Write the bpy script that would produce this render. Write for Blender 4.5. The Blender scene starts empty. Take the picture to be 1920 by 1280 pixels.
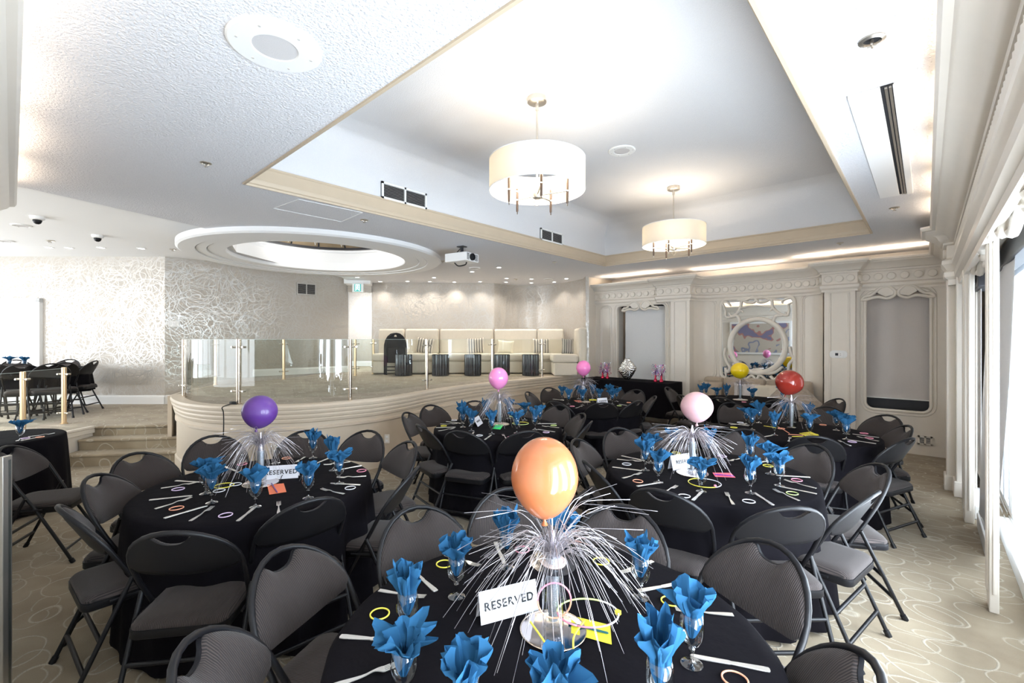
import bpy, math, random
from mathutils import Vector, Matrix
PI = math.pi
scene = bpy.context.scene
COL = scene.collection

# ---------------------------------------------------------------- camera
FOC, V0, H = 853.333, 636.0, 1.7          # pixels (1920 wide), horizon row, eye height
TH = math.radians(42.3)                   # the room is turned against the view
FX, FY = -math.sin(TH), math.cos(TH)      # view direction on the floor plan
RX, RY = math.cos(TH), math.sin(TH)       # to the right of the view
cam_d = bpy.data.cameras.new('camera')
cam = bpy.data.objects.new('camera', cam_d)
COL.objects.link(cam)
cam.location = (0, 0, H)
cam.rotation_euler = (PI / 2, 0, TH)
cam_d.lens, cam_d.sensor_width, cam_d.clip_start = 16.0, 36.0, 0.03
cam_d.shift_y = -4.0 / 1920.0
scene.camera = cam

# ---------------------------------------------------------------- world, sun, window light, exposure
scene.view_settings.view_transform = 'Standard'
scene.view_settings.look = 'None'
scene.view_settings.gamma = 1.0
scene.view_settings.use_curve_mapping = False
scene.view_settings.exposure = 0.66
wd = bpy.data.worlds.new('world')
scene.world = wd
wd.use_nodes = True
bg = wd.node_tree.nodes['Background']
bg.inputs[0].default_value = (0.90, 0.95, 1.0, 1)
bg.inputs[1].default_value = 3.0

def light(kind, name, loc, energy, color=(1, 1, 1), size=None, size_y=None, rot=(0, 0, 0), **kw):
    l = bpy.data.lights.new(name, kind)
    l.energy = energy
    l.color = color
    if kind == 'AREA':
        l.shape = 'RECTANGLE' if size_y else 'SQUARE'
        l.size = size
        if size_y:
            l.size_y = size_y
    elif size is not None and kind in ('POINT', 'SPOT'):
        l.shadow_soft_size = size
    for k, v in kw.items():
        setattr(l, k, v)
    o = bpy.data.objects.new(name, l)
    COL.objects.link(o)
    o.location = loc
    o.rotation_euler = rot
    return o

def aim(direction):
    return Vector(direction).to_track_quat('-Z', 'Y').to_euler()

light('SUN', 'sun', (-20, -8, 9), 3.5, (1.0, 0.93, 0.84), rot=aim((6.3, 3.7, -2.6)), angle=0.02)
# daylight of the tall windows (soft sky light entering through each opening)
def daylight(loc, w, h, direction, e, c=(0.80, 0.90, 1.0)):
    light('AREA', 'window_daylight', loc, e, c, w, h, aim(direction))
for y_ in (0.7, 1.6, 2.7, 3.6):
    daylight((0.62, y_, 1.3), 0.45, 2.1, (-1, 0, 0.38), 46)
daylight((0.70, 5.1, 1.3), 1.4, 2.1, (-1, 0, 0.35), 42)
daylight((-12.3, -3.4, 1.9), 4.4, 2.6, (0.82, 0.45, 0.5), 85, (0.80, 0.90, 1.0))
daylight((-8.4, -5.75, 1.7), 3.8, 2.6, (0.15, 1, 0.25), 120, (0.84, 0.92, 1.0))

# ---------------------------------------------------------------- helpers
def W(lat, d, z=0.0):
    return Vector((FX * d + RX * lat, FY * d + RY * lat, z))

def Pt(u, v, z):
    """floor plan point seen at column u, row v when it lies at height z"""
    d = FOC * (H - z) / (v - V0)
    return W((u - 960) / FOC * d, d, z)

def Dp(u, d, z=0.0):
    return W((u - 960) / FOC * d, d, z)

def YW(u, v, Y):
    """point on the plane y = Y"""
    k = (u - 960) / FOC
    t = Y / (FY + RY * k)
    return Vector(((FX + RX * k) * t, Y, H + (V0 - v) / FOC * t))

def uv_of(p):
    d = FX * p[0] + FY * p[1]
    lat = RX * p[0] + RY * p[1]
    return 960 + FOC * lat / d, V0 - FOC * (p[2] - H) / d

class MB:
    def __init__(s):
        s.v, s.f = [], []
    def add(s, vs, fs):
        n = len(s.v)
        s.v += [tuple(p) for p in vs]
        s.f += [tuple(i + n for i in f) for f in fs]
        return s
    def box(s, x0, x1, y0, y1, z0, z1):
        vs = [(x, y, z) for z in (z0, z1) for y in (y0, y1) for x in (x0, x1)]
        return s.add(vs, [(0, 2, 3, 1), (4, 5, 7, 6), (0, 1, 5, 4), (2, 6, 7, 3), (0, 4, 6, 2), (1, 3, 7, 5)])
    def obox(s, c, ax, half, z0, z1):
        """box with plan centre c, plan axis ax (unit), half sizes (along, across)"""
        ax = Vector((ax[0], ax[1])).normalized()
        ay = Vector((-ax.y, ax.x))
        vs = []
        for z in (z0, z1):
            for b in (-1, 1):
                for a in (-1, 1):
                    p = Vector((c[0], c[1])) + ax * a * half[0] + ay * b * half[1]
                    vs.append((p.x, p.y, z))
        return s.add(vs, [(0, 2, 3, 1), (4, 5, 7, 6), (0, 1, 5, 4), (2, 6, 7, 3), (0, 4, 6, 2), (1, 3, 7, 5)])
    def tube(s, path, r, n=8, closed=False, caps=True):
        path = [Vector(p) for p in path]
        m = len(path)
        vs = []
        up0 = None
        for i, p in enumerate(path):
            a = path[(i - 1) % m] if (closed or i > 0) else p
            b = path[(i + 1) % m] if (closed or i < m - 1) else p
            t = (b - a).normalized()
            if up0 is None:
                up0 = Vector((0, 0, 1)) if abs(t.z) < 0.9 else Vector((1, 0, 0))
            x = (up0 - t * up0.dot(t)).normalized()
            up0 = x
            y = t.cross(x)
            rr = r[i] if isinstance(r, (list, tuple)) else r
            for k in range(n):
                a_ = 2 * PI * k / n
                vs.append(p + (x * math.cos(a_) + y * math.sin(a_)) * rr)
        fs = []
        for i in range(m if closed else m - 1):
            j = (i + 1) % m
            for k in range(n):
                l = (k + 1) % n
                fs.append((i * n + k, i * n + l, j * n + l, j * n + k))
        if caps and not closed:
            fs.append(tuple(range(n))[::-1])
            fs.append(tuple((m - 1) * n + k for k in range(n)))
        return s.add(vs, fs)
    def lathe(s, prof, n=24, c=(0, 0, 0), caps=True):
        vs = []
        for r, z in prof:
            for k in range(n):
                a = 2 * PI * k / n
                vs.append((c[0] + r * math.cos(a), c[1] + r * math.sin(a), c[2] + z))
        fs = []
        for i in range(len(prof) - 1):
            for k in range(n):
                l = (k + 1) % n
                fs.append((i * n + k, i * n + l, (i + 1) * n + l, (i + 1) * n + k))
        if caps:
            if prof[0][0] > 1e-5:
                fs.append(tuple(range(n))[::-1])
            if prof[-1][0] > 1e-5:
                fs.append(tuple((len(prof) - 1) * n + k for k in range(n)))
        return s.add(vs, fs)
    def prism(s, poly, z0, z1):
        n = len(poly)
        vs = [(p[0], p[1], z0) for p in poly] + [(p[0], p[1], z1) for p in poly]
        fs = [tuple(range(n))[::-1], tuple(range(n, 2 * n))]
        for i in range(n):
            j = (i + 1) % n
            fs.append((i, j, n + j, n + i))
        return s.add(vs, fs)
    def sweep(s, path, prof, side=1, closed=False, caps=True):
        """prof: (out, z) pairs carried along a plan path; out is to the right of travel * side"""
        m = len(path)
        path = [Vector((p[0], p[1])) for p in path]
        vs = []
        for i, p in enumerate(path):
            a = path[(i - 1) % m] if (closed or i > 0) else None
            b = path[(i + 1) % m] if (closed or i < m - 1) else None
            d1 = (p - a).normalized() if a is not None else (b - p).normalized()
            d2 = (b - p).normalized() if b is not None else d1
            n1 = Vector((d1.y, -d1.x)) * side
            n2 = Vector((d2.y, -d2.x)) * side
            nn = n1 + n2
            if nn.length < 1e-4:
                nn = n1
            nn = nn.normalized()
            k = 1.0 / max(0.35, nn.dot(n1))
            for o, z in prof:
                q = p + nn * o * k
                vs.append((q.x, q.y, z))
        q = len(prof)
        fs = []
        for i in range(m if closed else m - 1):
            j = (i + 1) % m
            for k in range(q - 1):
                fs.append((i * q + k, j * q + k, j * q + k + 1, i * q + k + 1))
        if caps and not closed:
            fs.append(tuple(range(q)))
            fs.append(tuple((m - 1) * q + k for k in range(q))[::-1])
        return s.add(vs, fs)
    def xf(s, M):
        s.v = [tuple(M @ Vector(p)) for p in s.v]
        return s
    def merge(s, o):
        return s.add(o.v, o.f)
    def mesh(s, name, mats, smooth=None):
        me = bpy.data.meshes.new(name)
        me.from_pydata(s.v, [], s.f)
        me.update()
        for m in (mats if isinstance(mats, (list, tuple)) else [mats]):
            me.materials.append(m)
        import bmesh
        b = bmesh.new()
        b.from_mesh(me)
        bmesh.ops.recalc_face_normals(b, faces=b.faces)
        b.to_mesh(me)
        b.free()
        if smooth:
            me.polygons.foreach_set('use_smooth', [True] * len(me.polygons))
            if smooth is not True:
                me.set_sharp_from_angle(angle=math.radians(smooth))
        return me
    def build(s, name, mats, parent=None, smooth=None, bevel=0, **props):
        return link(name, s.mesh(name, mats, smooth), parent, bevel, **props)

def link(name, me, parent=None, bevel=0, loc=None, rz=None, **props):
    o = bpy.data.objects.new(name, me)
    COL.objects.link(o)
    if parent is not None:
        o.parent = parent
    if loc is not None:
        o.location = loc
    if rz is not None:
        o.rotation_euler[2] = rz
    if bevel:
        m = o.modifiers.new('bevel', 'BEVEL')
        m.width = bevel
        m.segments = 2
        m.limit_method = 'ANGLE'
    for k, v in props.items():
        o[k] = v
    return o

def thing(name, label, cat, loc=(0, 0, 0), rz=0.0, group=None):
    o = bpy.data.objects.new(name, None)
    COL.objects.link(o)
    o.location = loc
    o.rotation_euler = (0, 0, rz)
    o['label'] = label
    o['category'] = cat
    if group:
        o['group'] = group
    return o

def tag(o, label, cat, group=None):
    o['label'] = label
    o['category'] = cat
    if group:
        o['group'] = group
    return o

def struct(o):
    o['kind'] = 'structure'
    return o

KIDS = {}
def dup(root, loc, rz, label, group=None):
    kids = KIDS.get(root.name)
    if kids is None:
        kids = [(c, [g for g in bpy.data.objects if g.parent == c]) for c in bpy.data.objects if c.parent == root]
        KIDS[root.name] = kids
    r = root.copy()
    COL.objects.link(r)
    r.location = loc
    r.rotation_euler = (0, 0, rz)
    r['label'] = label
    if group:
        r['group'] = group
    for c, gs in kids:
        d = c.copy()
        COL.objects.link(d)
        d.parent = r
        for g in gs:
            e = g.copy()
            COL.objects.link(e)
            e.parent = d
    return r

def cut(outer, holes, depth, bevel=0.0, res=2):
    """flat plate with holes (local x, y), thickness depth centred on z=0; returns (verts, faces)"""
    cu = bpy.data.curves.new('cut', 'CURVE')
    cu.dimensions = '2D'
    cu.fill_mode = 'BOTH'
    cu.extrude = depth / 2
    cu.bevel_depth = bevel
    cu.bevel_resolution = res
    for ring in ([outer] if outer else []) + list(holes):
        sp = cu.splines.new('POLY')
        sp.points.add(len(ring) - 1)
        for i, p in enumerate(ring):
            sp.points[i].co = (p[0], p[1], 0, 1)
        sp.use_cyclic_u = True
    ob = bpy.data.objects.new('cut', cu)
    me = bpy.data.meshes.new_from_object(ob)
    vs = [tuple(v.co) for v in me.vertices]
    fs = [tuple(p.vertices) for p in me.polygons]
    bpy.data.objects.remove(ob)
    bpy.data.curves.remove(cu)
    bpy.data.meshes.remove(me)
    return vs, fs

def rrect(x0, x1, y0, y1, r, n=6):
    pts = []
    for cx, cy, a0 in ((x1 - r, y1 - r, 0), (x0 + r, y1 - r, 90), (x0 + r, y0 + r, 180), (x1 - r, y0 + r, 270)):
        for i in range(n + 1):
            a = math.radians(a0 + 90 * i / n)
            pts.append((cx + r * math.cos(a), cy + r * math.sin(a)))
    return pts

def text_mesh(body, size, depth=0.0006):
    cu = bpy.data.curves.new('txt', 'FONT')
    cu.body = body
    cu.size = size
    cu.extrude = depth
    cu.offset = size * 0.018
    cu.space_character = 1.16
    cu.align_x = 'CENTER'
    cu.align_y = 'CENTER'
    ob = bpy.data.objects.new('txt', cu)
    me = bpy.data.meshes.new_from_object(ob)
    vs = [tuple(v.co) for v in me.vertices]
    fs = [tuple(p.vertices) for p in me.polygons]
    bpy.data.objects.remove(ob)
    bpy.data.curves.remove(cu)
    bpy.data.meshes.remove(me)
    return vs, fs

def smoothpath(pts, n=6):
    """Catmull-Rom through plan or space points"""
    pts = [Vector(p) for p in pts]
    out = []
    for i in range(len(pts) - 1):
        p0 = pts[max(0, i - 1)]
        p1, p2 = pts[i], pts[i + 1]
        p3 = pts[min(len(pts) - 1, i + 2)]
        for k in range(n):
            t = k / n
            out.append(0.5 * ((2 * p1) + (p2 - p0) * t + (2 * p0 - 5 * p1 + 4 * p2 - p3) * t * t + (3 * p1 - p0 - 3 * p2 + p3) * t ** 3))
    out.append(pts[-1])
    return out

# ---------------------------------------------------------------- materials
def principled(name):
    m = bpy.data.materials.new(name)
    m.use_nodes = True
    return m, m.node_tree, m.node_tree.nodes['Principled BSDF']

def mat(name, col, rough=0.5, metal=0.0, noise=0.0, nscale=20.0, bump=0.0, bscale=200.0, spec=None, emit=0.0, sheen=0.0, coat=0.0, bdist=0.002, sub=0.0):
    m, nt, b = principled(name)
    N, L = nt.nodes, nt.links
    b.inputs['Base Color'].default_value = (*col, 1)
    b.inputs['Roughness'].default_value = rough
    b.inputs['Metallic'].default_value = metal
    if spec is not None:
        b.inputs['Specular IOR Level'].default_value = spec
    if sheen:
        b.inputs['Sheen Weight'].default_value = sheen
    if coat:
        b.inputs['Coat Weight'].default_value = coat
        b.inputs['Coat Roughness'].default_value = 0.05
    if sub:
        b.inputs['Subsurface Weight'].default_value = sub
        b.inputs['Subsurface Radius'].default_value = (0.02, 0.02, 0.02)
    if emit:
        b.inputs['Emission Color'].default_value = (*col, 1)
        b.inputs['Emission Strength'].default_value = emit
    tc = N.new('ShaderNodeTexCoord')
    if noise:
        t = N.new('ShaderNodeTexNoise')
        t.inputs['Scale'].default_value = nscale
        t.inputs['Detail'].default_value = 4
        L.new(tc.outputs['Object'], t.inputs['Vector'])
        mx = N.new('ShaderNodeMix')
        mx.data_type = 'RGBA'
        mx.inputs[6].default_value = (*[c * (1 - noise) for c in col], 1)
        mx.inputs[7].default_value = (*[min(1, c * (1 + noise)) for c in col], 1)
        L.new(t.outputs['Fac'], mx.inputs[0])
        L.new(mx.outputs[2], b.inputs['Base Color'])
    if bump:
        t2 = N.new('ShaderNodeTexNoise')
        t2.inputs['Scale'].default_value = bscale
        t2.inputs['Detail'].default_value = 3
        L.new(tc.outputs['Object'], t2.inputs['Vector'])
        bp = N.new('ShaderNodeBump')
        bp.inputs['Strength'].default_value = bump
        bp.inputs['Distance'].default_value = bdist
        L.new(t2.outputs['Fac'], bp.inputs['Height'])
        L.new(bp.outputs['Normal'], b.inputs['Normal'])
    return m

def math_node(nt, op, a, b=None):
    n = nt.nodes.new('ShaderNodeMath')
    n.operation = op
    for i, x in enumerate((a, b)):
        if x is None:
            continue
        if isinstance(x, (int, float)):
            n.inputs[i].default_value = x
        else:
            nt.links.new(x, n.inputs[i])
    return n.outputs[0]

def rings(nt, vec, scale, radii, width, rnd=0.8):
    """outlines of round cells: 1 on the line"""
    v = nt.nodes.new('ShaderNodeTexVoronoi')
    v.inputs['Scale'].default_value = scale
    v.inputs['Randomness'].default_value = rnd
    nt.links.new(vec, v.inputs['Vector'])
    out = None
    for r in radii:
        a = math_node(nt, 'ABSOLUTE', math_node(nt, 'SUBTRACT', v.outputs['Distance'], r))
        a = math_node(nt, 'SUBTRACT', 1.0, math_node(nt, 'DIVIDE', a, width))
        a = math_node(nt, 'MAXIMUM', a, 0.0)
        out = a if out is None else math_node(nt, 'MAXIMUM', out, a)
    return out

def mapping(nt, src, scale=(1, 1, 1), rot=(0, 0, 0), loc=(0, 0, 0)):
    m = nt.nodes.new('ShaderNodeMapping')
    m.inputs['Scale'].default_value = scale
    m.inputs['Rotation'].default_value = rot
    m.inputs['Location'].default_value = loc
    nt.links.new(src, m.inputs['Vector'])
    return m.outputs[0]

def carpet_mat():
    m, nt, b = principled('carpet')
    N, L = nt.nodes, nt.links
    tc = N.new('ShaderNodeTexCoord')
    vec = mapping(nt, tc.outputs['Object'], (1.0, 1.45, 1.0), (0, 0, 0.5))
    nz = N.new('ShaderNodeTexNoise')
    nz.inputs['Scale'].default_value = 1.6
    L.new(vec, nz.inputs['Vector'])
    vm = N.new('ShaderNodeVectorMath')
    vm.operation = 'SCALE'
    vm.inputs[3].default_value = 0.22
    L.new(nz.outputs['Color'], vm.inputs[0])
    va = N.new('ShaderNodeVectorMath')
    va.operation = 'ADD'
    L.new(vec, va.inputs[0])
    L.new(vm.outputs[0], va.inputs[1])
    r1 = rings(nt, va.outputs[0], 2.7, (0.40,), 0.024, 0.75)
    v2 = mapping(nt, va.outputs[0], loc=(5.3, 2.7, 0))
    r2 = rings(nt, v2, 3.4, (0.42,), 0.026, 0.8)
    # stitched look
    fine = N.new('ShaderNodeTexNoise')
    fine.inputs['Scale'].default_value = 150
    L.new(tc.outputs['Object'], fine.inputs['Vector'])
    st = math_node(nt, 'GREATER_THAN', fine.outputs['Fac'], 0.42)
    r = math_node(nt, 'MULTIPLY', math_node(nt, 'MAXIMUM', r1, math_node(nt, 'MULTIPLY', r2, 0.7)), math_node(nt, 'ADD', math_node(nt, 'MULTIPLY', st, 0.6), 0.4))
    big = N.new('ShaderNodeTexNoise')
    big.inputs['Scale'].default_value = 3.0
    big.inputs['Detail'].default_value = 5
    L.new(tc.outputs['Object'], big.inputs['Vector'])
    cr = N.new('ShaderNodeValToRGB')
    cr.color_ramp.elements[0].position = 0.3
    cr.color_ramp.elements[0].color = (0.245, 0.190, 0.124, 1)
    cr.color_ramp.elements[1].position = 0.75
    cr.color_ramp.elements[1].color = (0.38, 0.315, 0.220, 1)
    L.new(big.outputs['Fac'], cr.inputs[0])
    mx = N.new('ShaderNodeMix')
    mx.data_type = 'RGBA'
    L.new(r, mx.inputs[0])
    L.new(cr.outputs[0], mx.inputs[6])
    mx.inputs[7].default_value = (0.54, 0.48, 0.385, 1)
    L.new(mx.outputs[2], b.inputs['Base Color'])
    b.inputs['Roughness'].default_value = 0.95
    b.inputs['Sheen Weight'].default_value = 0.15
    bp = N.new('ShaderNodeBump')
    bp.inputs['Strength'].default_value = 0.6
    bp.inputs['Distance'].default_value = 0.006
    L.new(math_node(nt, 'ADD', math_node(nt, 'MULTIPLY', fine.outputs['Fac'], 0.5), r), bp.inputs['Height'])
    L.new(bp.outputs['Normal'], b.inputs['Normal'])
    return m

def wallpaper_mat():
    m, nt, b = principled('swirl_wallpaper')
    N, L = nt.nodes, nt.links
    tc = N.new('ShaderNodeTexCoord')
    vec = tc.outputs['Object']
    nz = N.new('ShaderNodeTexNoise')
    nz.inputs['Scale'].default_value = 2.5
    nz.inputs['Detail'].default_value = 1
    L.new(vec, nz.inputs['Vector'])
    vm = N.new('ShaderNodeVectorMath')
    vm.operation = 'SCALE'
    vm.inputs[3].default_value = 0.25
    L.new(nz.outputs['Color'], vm.inputs[0])
    va = N.new('ShaderNodeVectorMath')
    va.operation = 'ADD'
    L.new(vec, va.inputs[0])
    L.new(vm.outputs[0], va.inputs[1])
    acc = None
    for i, (s, rr) in enumerate(((1.9, (0.36, 0.50, 0.62)), (2.4, (0.40, 0.58)), (1.5, (0.30, 0.44, 0.58)))):
        v = mapping(nt, va.outputs[0], rot=(0.3 * i, 0.2 * i, 0.9 * i), loc=(i * 3.1, i * 1.7, i * 2.3))
        r = rings(nt, v, s, rr, 0.010, 1.0)
        acc = r if acc is None else math_node(nt, 'MAXIMUM', acc, r)
    for i, s in enumerate((1.3, 1.6, 1.9, 2.2, 1.45, 2.6)):
        q = nt.nodes.new('ShaderNodeTexNoise')
        q.inputs['Scale'].default_value = s
        q.inputs['Detail'].default_value = 0.6
        nt.links.new(mapping(nt, vec, loc=(i * 7.3, i * 4.1, i * 5.7)), q.inputs['Vector'])
        for lv in (0.44, 0.50, 0.56):
            r = math_node(nt, 'ABSOLUTE', math_node(nt, 'SUBTRACT', q.outputs['Fac'], lv))
            r = math_node(nt, 'MAXIMUM', math_node(nt, 'SUBTRACT', 1.0, math_node(nt, 'DIVIDE', r, 0.0032 + 0.0004 * i)), 0.0)
            acc = math_node(nt, 'MAXIMUM', acc, r)
    line = math_node(nt, 'MINIMUM', math_node(nt, 'MULTIPLY', acc, 1.6), 1.0)
    mx = N.new('ShaderNodeMix')
    mx.data_type = 'RGBA'
    L.new(line, mx.inputs[0])
    mx.inputs[6].default_value = (0.50, 0.455, 0.40, 1)
    mx.inputs[7].default_value = (0.55, 0.525, 0.49, 1)
    L.new(mx.outputs[2], b.inputs['Base Color'])
    L.new(math_node(nt, 'MULTIPLY', line, 0.75), b.inputs['Metallic'])
    L.new(math_node(nt, 'SUBTRACT', 0.6, math_node(nt, 'MULTIPLY', line, 0.26)), b.inputs['Roughness'])
    bp = N.new('ShaderNodeBump')
    bp.inputs['Strength'].default_value = 0.25
    bp.inputs['Distance'].default_value = 0.002
    L.new(line, bp.inputs['Height'])
    L.new(bp.outputs['Normal'], b.inputs['Normal'])
    return m

def thin_glass(name, tint=(1, 1, 1), refl=1.0, rough=0.0, ior=1.5):
    m = bpy.data.materials.new(name)
    m.use_nodes = True
    nt = m.node_tree
    N, L = nt.nodes, nt.links
    N.clear()
    out = N.new('ShaderNodeOutputMaterial')
    tr = N.new('ShaderNodeBsdfTransparent')
    tr.inputs[0].default_value = (*tint, 1)
    gl = N.new('ShaderNodeBsdfGlossy')
    gl.inputs['Roughness'].default_value = rough
    fr = N.new('ShaderNodeFresnel')
    fr.inputs[0].default_value = ior
    mx = N.new('ShaderNodeMixShader')
    ge = N.new('ShaderNodeNewGeometry')
    front = math_node(nt, 'SUBTRACT', 1.0, ge.outputs['Backfacing'])
    L.new(math_node(nt, 'MULTIPLY', math_node(nt, 'MINIMUM', math_node(nt, 'MULTIPLY', fr.outputs[0], refl), 1.0), front), mx.inputs[0])
    L.new(tr.outputs[0], mx.inputs[1])
    L.new(gl.outputs[0], mx.inputs[2])
    L.new(mx.outputs[0], out.inputs[0])
    return m

def tissue(name, col, trans=0.35, rough=0.8):
    m = bpy.data.materials.new(name)
    m.use_nodes = True
    nt = m.node_tree
    N, L = nt.nodes, nt.links
    N.clear()
    out = N.new('ShaderNodeOutputMaterial')
    df = N.new('ShaderNodeBsdfDiffuse')
    df.inputs[0].default_value = (*col, 1)
    tl = N.new('ShaderNodeBsdfTranslucent')
    tl.inputs[0].default_value = (*col, 1)
    mx = N.new('ShaderNodeMixShader')
    mx.inputs[0].default_value = trans
    tc = N.new('ShaderNodeTexCoord')
    nz = N.new('ShaderNodeTexNoise')
    nz.inputs['Scale'].default_value = 60
    L.new(tc.outputs['Object'], nz.inputs['Vector'])
    bp = N.new('ShaderNodeBump')
    bp.inputs['Strength'].default_value = 0.3
    bp.inputs['Distance'].default_value = 0.002
    L.new(nz.outputs['Fac'], bp.inputs['Height'])
    L.new(bp.outputs[0], df.inputs['Normal'])
    L.new(df.outputs[0], mx.inputs[1])
    L.new(tl.outputs[0], mx.inputs[2])
    L.new(mx.outputs[0], out.inputs[0])
    return m

def corduroy():
    m, nt, b = principled('ribbed_fabric')
    N, L = nt.nodes, nt.links
    tc = N.new('ShaderNodeTexCoord')
    w = N.new('ShaderNodeTexWave')
    w.wave_type = 'BANDS'
    w.bands_direction = 'X'
    w.inputs['Scale'].default_value = 46
    w.inputs['Distortion'].default_value = 0.15
    L.new(tc.outputs['Object'], w.inputs['Vector'])
    mx = N.new('ShaderNodeMix')
    mx.data_type = 'RGBA'
    mx.inputs[6].default_value = (0.010, 0.0085, 0.0085, 1)
    mx.inputs[7].default_value = (0.064, 0.048, 0.045, 1)
    L.new(w.outputs['Fac'], mx.inputs[0])
    L.new(mx.outputs[2], b.inputs['Base Color'])
    b.inputs['Roughness'].default_value = 0.85
    b.inputs['Sheen Weight'].default_value = 0.10
    b.inputs['Sheen Roughness'].default_value = 0.4
    bp = N.new('ShaderNodeBump')
    bp.inputs['Strength'].default_value = 0.5
    bp.inputs['Distance'].default_value = 0.002
    L.new(w.outputs['Fac'], bp.inputs['Height'])
    L.new(bp.outputs['Normal'], b.inputs['Normal'])
    return m

M = {}
M['carpet'] = carpet_mat()
M['paper'] = wallpaper_mat()
M['ceil'] = mat('popcorn_ceiling', (0.77, 0.77, 0.80), 0.95, noise=0.10, nscale=90, bump=0.9, bscale=75, bdist=0.012)
M['ceil2'] = mat('smooth_ceiling', (0.90, 0.90, 0.90), 0.9, bump=0.15, bscale=60)
M['tray'] = mat('tray_ceiling', (0.72, 0.72, 0.735), 0.9, noise=0.05, nscale=110, bump=0.5, bscale=100, bdist=0.008)
M['plaster'] = mat('white_plaster', (0.88, 0.88, 0.88), 0.7, bump=0.1, bscale=50)
M['cream'] = mat('cream_paint', (0.74, 0.67, 0.58), 0.42, noise=0.03, nscale=8, bump=0.06, bscale=30)
M['creamw'] = mat('pale_cream_paint', (0.80, 0.74, 0.66), 0.35, noise=0.03, nscale=8, bump=0.06, bscale=30)
M['beige'] = mat('beige_moulding', (0.56, 0.46, 0.34), 0.5, noise=0.04, nscale=8)
M['stagef'] = mat('stage_paint', (0.68, 0.58, 0.46), 0.5, noise=0.04, nscale=5, bump=0.1, bscale=12)
M['white'] = mat('white_paint', (0.86, 0.86, 0.85), 0.4)
M['blind'] = mat('roller_blind', (0.62, 0.58, 0.56), 0.85, noise=0.04, nscale=60, bump=0.2, bscale=400)
M['blindw'] = mat('pale_blind', (0.74, 0.74, 0.75), 0.85, noise=0.04, nscale=60, bump=0.2, bscale=400)
M['dark'] = mat('dark_metal', (0.03, 0.03, 0.035), 0.45, metal=0.3)
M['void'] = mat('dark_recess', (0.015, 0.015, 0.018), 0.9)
M['chairmetal'] = mat('black_powder_coat', (0.007, 0.007, 0.009), 0.42, spec=0.35)
M['shell'] = mat('black_plastic', (0.007, 0.007, 0.009), 0.45, bump=0.2, bscale=500, spec=0.3)
M['rib'] = corduroy()
M['rubber'] = mat('rubber', (0.02, 0.02, 0.02), 0.8)
M['brass'] = mat('brass_post', (0.80, 0.60, 0.38), 0.28, metal=0.9)
M['steel'] = mat('brushed_steel', (0.66, 0.56, 0.46), 0.22, metal=1.0)
M['nickel'] = mat('nickel', (0.62, 0.58, 0.52), 0.3, metal=0.9)
M['chrome'] = mat('chrome', (0.85, 0.85, 0.87), 0.08, metal=1.0)
M['cutlery'] = mat('cutlery_steel', (0.83, 0.80, 0.76), 0.3, metal=0.75)
M['rail'] = thin_glass('rail_glass', (0.965, 0.985, 0.972), 1.3)
M['glass'] = thin_glass('drinking_glass', (0.975, 0.985, 0.99), 2.4)
M['glassfoot'] = thin_glass('thick_glass', (0.95, 0.96, 0.97), 4.5, 0.12)
M['winglass'] = thin_glass('window_glass', (0.95, 0.98, 1.0), 0.8)
M['mirror'] = mat('mirror', (0.88, 0.90, 0.90), 0.015, metal=1.0)
M['cloth'] = mat('black_tablecloth', (0.0050, 0.0042, 0.0062), 0.9, noise=0.15, nscale=6, bump=0.5, bscale=12, spec=0.10, bdist=0.01)
M['napkin'] = tissue('blue_tissue', (0.036, 0.140, 0.285), 0.2)
M['paperw'] = mat('white_card', (0.82, 0.82, 0.88), 0.6)
M['ink'] = mat('black_ink', (0.01, 0.01, 0.012), 0.6)
M['foil'] = mat('silver_foil', (0.52, 0.49, 0.52), 0.35, metal=0.75)
M['shade'] = None
M['wood'] = mat('dark_wood', (0.06, 0.035, 0.022), 0.4)
M['fabricw'] = mat('ivory_upholstery', (0.72, 0.65, 0.54), 0.8, noise=0.05, nscale=20, bump=0.15, bscale=60, sheen=0.1)
M['fur'] = mat('beige_throw', (0.42, 0.35, 0.28), 0.95, noise=0.35, nscale=25, bump=0.9, bscale=60, bdist=0.01, sheen=0.3)
M['grille'] = mat('grille_grey', (0.55, 0.53, 0.50), 0.5)
M['clear'] = thin_glass('clear_plastic', (0.9, 0.9, 0.92), 2.0, 0.1)
def glow(name, col):
    return mat('glow_stick_' + name, col, 0.35, emit=0.12, coat=0.5)
GL = dict(yellow=glow('yellow', (0.80, 0.72, 0.08)), green=glow('green', (0.62, 0.78, 0.30)), white=glow('white', (0.78, 0.78, 0.84)), pink=glow('pink', (0.85, 0.30, 0.42)),
          orange=glow('orange', (0.88, 0.38, 0.24)), lilac=glow('lilac', (0.72, 0.55, 0.78)))
# ================================================================ THE ROOM SHELL
ZC, ZT, ZS, ZL, ZU = 3.1, 3.9, 0.9, 0.45, 3.3   # soffit, tray, stage, landing, raised left ceiling
C1 = Dp(309, 8.8)                                # corner of the left wall and the beige wall
C2 = Dp(653, 11.2)                               # far end of the beige wall
LD = Vector((-RX, -RY, 0))                       # direction of the left wall
C0 = C1 + LD * 5.2
WX0, WX1 = Vector((-10.6, -5.9, 0)), Vector((-6.2, -5.9, 0))

MB().box(-16, 0.62, -6.2, 11.5, -0.1, 0).build('floor', M['carpet'], kind='structure')

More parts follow.
